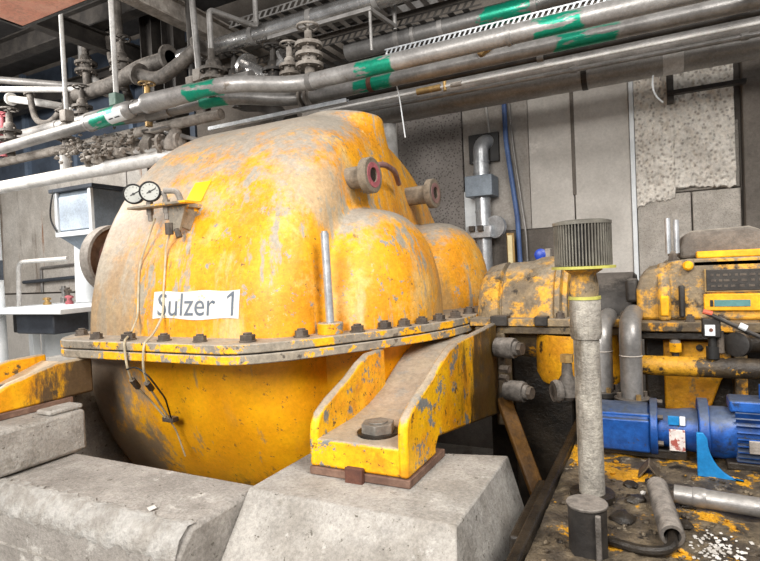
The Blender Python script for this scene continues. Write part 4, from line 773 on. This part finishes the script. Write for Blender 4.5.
part('mount_plate', MB().box(gx_-.26, gx_-.06, 6.40, 6.43, 1.95, 2.56), white, t); part('niche_frame', MB().box(gx_-.17, gx_+.19, 6.37, 6.42, 2.88, 3.22), blackp, t, .004); part('drive_box', MB().box(gx_-.12, gx_-.06, 6.08, 6.14, 2.06, 2.12), nutm, t); part('drive_box', MB().box(gx_-.02, gx_+.04, 6.08, 6.14, 2.06, 2.12), nutm, t)
single('blue_conduit', MB().tube([(-1.53, 6.38, 3.75), (-1.52, 6.36, 3.1), (-1.42, 6.36, 2.2), (-1.40, 6.36, 1.3)], .028, .1, 10), bluec, 'blue conduit running down the back wall right of the galvanised pipe', 'conduit')
single('grey_cable', MB().tube([(-1.49, 6.38, 3.75), (-1.44, 6.37, 3.0), (-1.33, 6.36, 2.0), (-1.32, 6.36, 1.3)], .012, .1, 8), steel, 'thin grey cable just right of the blue conduit', 'cable')
single('conduit_loop', MB().tube([(-2.03, 6.40, 3.55), (-1.84, 6.40, 3.58), (-1.75, 6.40, 3.55), (-1.72, 6.40, 3.2)], .012, .06, 8), white_pipe, 'thin bent conduit above the galvanised elbow', 'conduit')
th = thing('wall_thermometer', 'yellowish glass thermometer in a frame standing before the back wall', 'thermometer', (-1.44, 6.2, 1.55)); part('frame', MB().box(-1.52, -1.43, 6.20, 6.23, 1.62, 2.02), brass, th, .01); part('scale', MB().box(-1.50, -1.45, 6.175, 6.20, 1.66, 1.99), M('cream_scale', srgb(232, 218, 172), srgb(222, 204, 156), 8, .5, grain=.15), th); part('stem', MB().cyl((-1.475, 6.22, 1.2), (-1.475, 6.22, 1.63), .02, 10), brass, th)
bs = thing('blue_sensor', 'small bright blue sensor head on top of the bearing housing', 'sensor', (-.72, 4.3, 1.68)); part('head', MB().lathe((-.80, 4.35, 1.735), (.15, -1, 0), [(0, .02), (.01, .045), (.06, .048), (.07, .03), (.07, 0)], 18), M('royal_blue', srgb(36, 70, 170), srgb(28, 56, 150), 6, .35), bs); part('cap', MB().box(-.76, -.72, 4.29, 4.37, 1.69, 1.78), dusty, bs, .004); part('stem', MB().cyl((-.79, 4.32, 1.62), (-.79, 4.32, 1.70), .02, 10), nutm, bs)
t = thing('wall_bracket', 'grey steel angle bracket under the duct on the rough plaster wall', 'bracket', (.4, 6.3, 3.3)); part('drop', MB().box(.14, .20, 6.20, 6.37, 3.22, 3.75), darksteel, t, .004); part('arm', MB().box(.14, .80, 6.16, 6.24, 3.27, 3.31), darksteel, t, .004)
single('hanging_wire', MB().tube([(-1.98, 4.2, 3.5), (-1.95, 4.35, 3.2), (-1.93, 4.4, 2.82)], .006, .1, 6), white, 'thin white wire hanging in front of the duct', 'wire')
single('loose_cable', MB().tube([(.02, 5.52, 3.30), (.01, 5.48, 3.2), (.03, 5.45, 3.10), (.09, 5.5, 3.04)], .008, .06, 6), white, 'short pale cable end dangling from the duct before the plaster', 'cable')
single('white_downpipe', MB().cyl((-2.62, 5.6, 2.2), (-2.66, 5.6, 3.34), .09, 18), white_pipe, 'pale vertical downpipe behind the right shoulder of the casing', 'pipe')
single('pipe_prop', MB().cyl((.62, 4.0, 3.30), (.70, 4.35, 3.65), .05, 12), dusty, 'short slanting pipe across the bundle at the top right', 'pipe')

# ================================================================== FAR LEFT BAY
hp = thing('hopper', 'grey sheet metal hopper box with a pale front panel behind the casing', 'hopper', (-6.65, 4.9, 1.4))
part('box', MB().box(-7.05, -6.30, 4.52, 5.6, 2.28, 2.86), grey_sheet, hp, .008); part('front_panel', MB().box(-6.98, -6.37, 4.505, 4.53, 2.36, 2.80), pale_sheet, hp, .004)
part('front_frame', MB().box(-7.05, -6.99, 4.48, 4.52, 2.28, 2.86).box(-6.36, -6.30, 4.48, 4.52, 2.28, 2.86).box(-6.99, -6.36, 4.48, 4.52, 2.28, 2.34), white, hp, .004); part('lid', MB().box(-7.12, -6.24, 4.46, 5.66, 2.86, 2.91), tankm, hp, .006)
part('funnel', MB().add([(-7.03, 4.53, 2.28), (-6.31, 4.53, 2.28), (-6.31, 5.58, 2.28), (-7.03, 5.58, 2.28), (-6.72, 4.72, 2.02), (-6.46, 4.72, 2.02), (-6.46, 5.0, 2.02), (-6.72, 5.0, 2.02)], [(0, 1, 5, 4), (1, 2, 6, 5), (2, 3, 7, 6), (3, 0, 4, 7), (4, 5, 6, 7), (3, 2, 1, 0)]), grey_sheet, hp)
part('leg_pipe', MB().cyl((-7.12, 4.9, 1.40), (-7.08, 4.9, 2.34), .125, 24), white, hp)
bn = thing('workbench', 'white topped workbench at the far left behind the yellow foot', 'bench', (-7.0, 4.2, -.6)); part('top', MB().box(-7.75, -5.9, 3.75, 5.3, 1.33, 1.39), white, bn, .01); part('panel', MB().box(-7.7, -6.0, 4.6, 4.7, -.6, 1.33), white, bn); 
for x in (-7.6, -6.1): part('leg', MB().box(x-.05, x+.05, 4.4, 4.5, -.6, 1.33), white, bn, .006)
tk = thing('dark_tank', 'dark grey flat tank hanging under the white workbench', 'tank', (-6.75, 4.0, 1.05)); part('body', MB().box(-7.02, -6.28, 3.9, 4.35, 1.08, 1.325), tankm, tk, .02); part('end_plate', MB().box(-7.12, -7.03, 3.92, 4.33, 1.09, 1.32), blackp, tk, .01)
lpst = thing('left_post', 'white vertical post at the left edge of the frame', 'post', (-7.58, 4.0, -.6)); part('post', MB().cyl((-7.58, 4.0, -.6), (-7.58, 4.0, 3.3), .085, 20), white, lpst); part('post_clip', MB().box(-7.50, -7.44, 3.92, 4.02, 1.75, 2.0), tankm, lpst); part('post_band', MB().cyl((-7.58, 4.0, 2.60), (-7.58, 4.0, 2.72), .105, 20), dusty, lpst)
single('white_loop_pipe', MB().tube([(-7.64, 4.3, 1.39), (-7.60, 4.3, 1.98), (-6.55, 4.3, 1.98)], .028, .12, 12), white_pipe, 'cream bent pipe rising from the workbench', 'pipe')
single('grey_rack_pipe', MB().tube([(-10.6, 6.41, 1.50), (-10.6, 6.41, 1.97), (-9.5, 6.41, 2.0), (-9.5, 6.41, 1.45)], .026, .05, 10), steel, 'thin grey rack tube behind the workbench', 'rack')
single('grey_rack_bar', MB().cyl((-11.1, 6.36, 1.71), (-9.2, 6.36, 1.77), .035, 10), tankm, 'thin dark bar crossing behind the workbench', 'rack')
for i, (x, y, h, l, mt) in enumerate(((-7.35, 4.5, .10, 'small brass fitting standing on the white workbench', brass), (-7.28, 4.75, .22, 'dark valve on the white workbench left of the hopper leg', nutm), (-6.95, 4.55, .12, 'red capped bottle on the white workbench', rustred), (-7.60, 4.9, .24, 'grey fitting at the back of the workbench', steel))):
    t = thing('bench_fitting', l, 'fitting', (x, y, 1.39), 'fittings on the workbench'); part('body', MB().lathe((x, y, 1.39), (0, 0, 1), [(0, .05), (h*.3, .05), (h*.4, .03), (h, .028), (h, 0)], 14), mt, t); part('arm', MB().cyl((x-.07, y, 1.39+h*.8), (x+.07, y, 1.39+h*.8), .018, 8), mt, t)
single('hanging_cable', MB().tube([(-7.02, 4.47, 2.90), (-7.06, 4.44, 2.7), (-7.08, 4.44, 2.5), (-6.98, 4.46, 2.34)], .012, .1, 6), blackp, 'thin black cable hanging left of the hopper', 'cable')

# ================================================================== TANGLE AT THE UPPER LEFT
def dusty_run(pts, r, label, mt=dusty_dark, coll=True):
    t = thing('dusty_pipe', label, 'pipe', pts[0], 'tangled pipes at the upper left'); part('pipe', MB().tube(pts, r, .18, 14, 6), mt, t)
    if coll:
        for a, b in ((pts[0], pts[1]), (pts[-1], pts[-2])):
            a, b = Vector(a), Vector(b); d = (b-a).normalized(); part('collar', MB().lathe(a, d, [(0, r*.8), (0, r*1.7), (.035, r*1.7), (.035, r*.8)], 18), mt, t)
dusty_run([(-6.4, 4.4, 3.98), (-5.6, 4.4, 4.0), (-5.2, 4.4, 4.1), (-4.7, 4.4, 4.1)], .085, 'thick dusty pipe leading into the bright clad pipe')
dusty_run([(-5.05, 4.25, 3.95), (-4.75, 4.25, 3.82), (-4.35, 4.25, 3.95), (-4.1, 4.25, 4.05)], .07, 'sagging dusty pipe below the bright clad pipe, left of the flange stack')
dusty_run([(-7.3, 4.4, 4.2), (-7.2, 4.4, 3.8), (-6.9, 4.4, 3.72), (-6.5, 4.4, 3.95)], .04, 'curved dusty hose at the far left above the pale line')
dusty_run([(-7.9, 4.5, 4.25), (-7.3, 4.5, 4.1), (-7.2, 4.9, 4.1)], .05, 'short pale elbow at the far left edge', white_pipe)
dusty_run([(-4.3, 4.85, 3.96), (-4.2, 4.85, 3.62), (-3.75, 4.85, 3.55), (-3.55, 4.9, 3.3)], .09, 'fat dark elbow behind the pipe bend', darksteel)
dusty_run([(-3.75, 4.5, 3.85), (-3.45, 4.5, 3.65), (-3.2, 4.5, 3.80)], .08, 'shiny crooked elbow right of the pipe bend', clad)
dusty_run([(-5.9, 4.7, 5.79), (-5.88, 4.7, 4.2), (-5.7, 4.7, 3.75), (-5.0, 4.7, 3.65)], .05, 'dusty bent pipe behind the brown brass valve')
dusty_run([(-6.6, 5.1, 5.4), (-6.55, 5.1, 4.6), (-6.1, 5.1, 4.4)], .06, 'dusty drop pipe beside the dark columns')
dusty_run([(-7.3, 5.2, 5.5), (-7.3, 5.2, 4.7), (-6.8, 5.2, 4.35)], .06, 'dusty drop pipe between the blue panels and the dark columns', steel)
for x, y, z, sc, l, mt in ((-7.1, 5.1, 4.62, 1.3, 'dusty valve high up beside the blue panels', dusty_dark), (-5.55, 4.45, 4.12, 1.2, 'dusty valve on the thick dusty pipe', dusty_dark), (-6.1, 4.3, 3.68, 1.0, 'dusty valve behind the leftmost pale pole', dusty_dark), (-3.85, 4.45, 3.60, 1.1, 'dark valve behind the stacked flanges', darksteel), (-7.6, 4.2, 3.55, 1.1, 'red wheeled valve at the very left edge', rustred)):
    valve(x, y, z, sc, l, mt)
for i, (x, y, z) in enumerate(((-5.55, 3.8, 3.12), (-5.2, 3.82, 3.08), (-4.85, 3.85, 3.10))):
    rr = random.Random(i+20); mb = MB()
    for k in range(70): mb.rock((x+rr.gauss(0, .10), y+rr.gauss(0, .05), z+rr.gauss(0, .05)), rr.uniform(.010, .035), .8, 1)
    single('lagging_lump', mb, dusty, 'ragged dusty lagging lump under the green-marked sleeve, %s' % ('leftmost', 'middle one', 'rightmost')[i], 'lagging', 'lagging lumps', sharp=20)['kind'] = 'stuff'
# chips and sludge crumbs strewn over the deck
rr = random.Random(31); mb = MB()
for k in range(420):
    x, y = rr.uniform(-.38, .9), rr.uniform(1.5, 2.75)
    if (x+.255)**2+(y-2.28)**2 < .006 or (x+.225)**2+(y-1.85)**2 < .008: continue
    mb.rock((x, y, .746), rr.uniform(.003, .013), .6, 1)
single('deck_grit', mb, deckm, 'oily grit and chips strewn over the deck', 'grit', sharp=20)['kind'] = 'stuff'
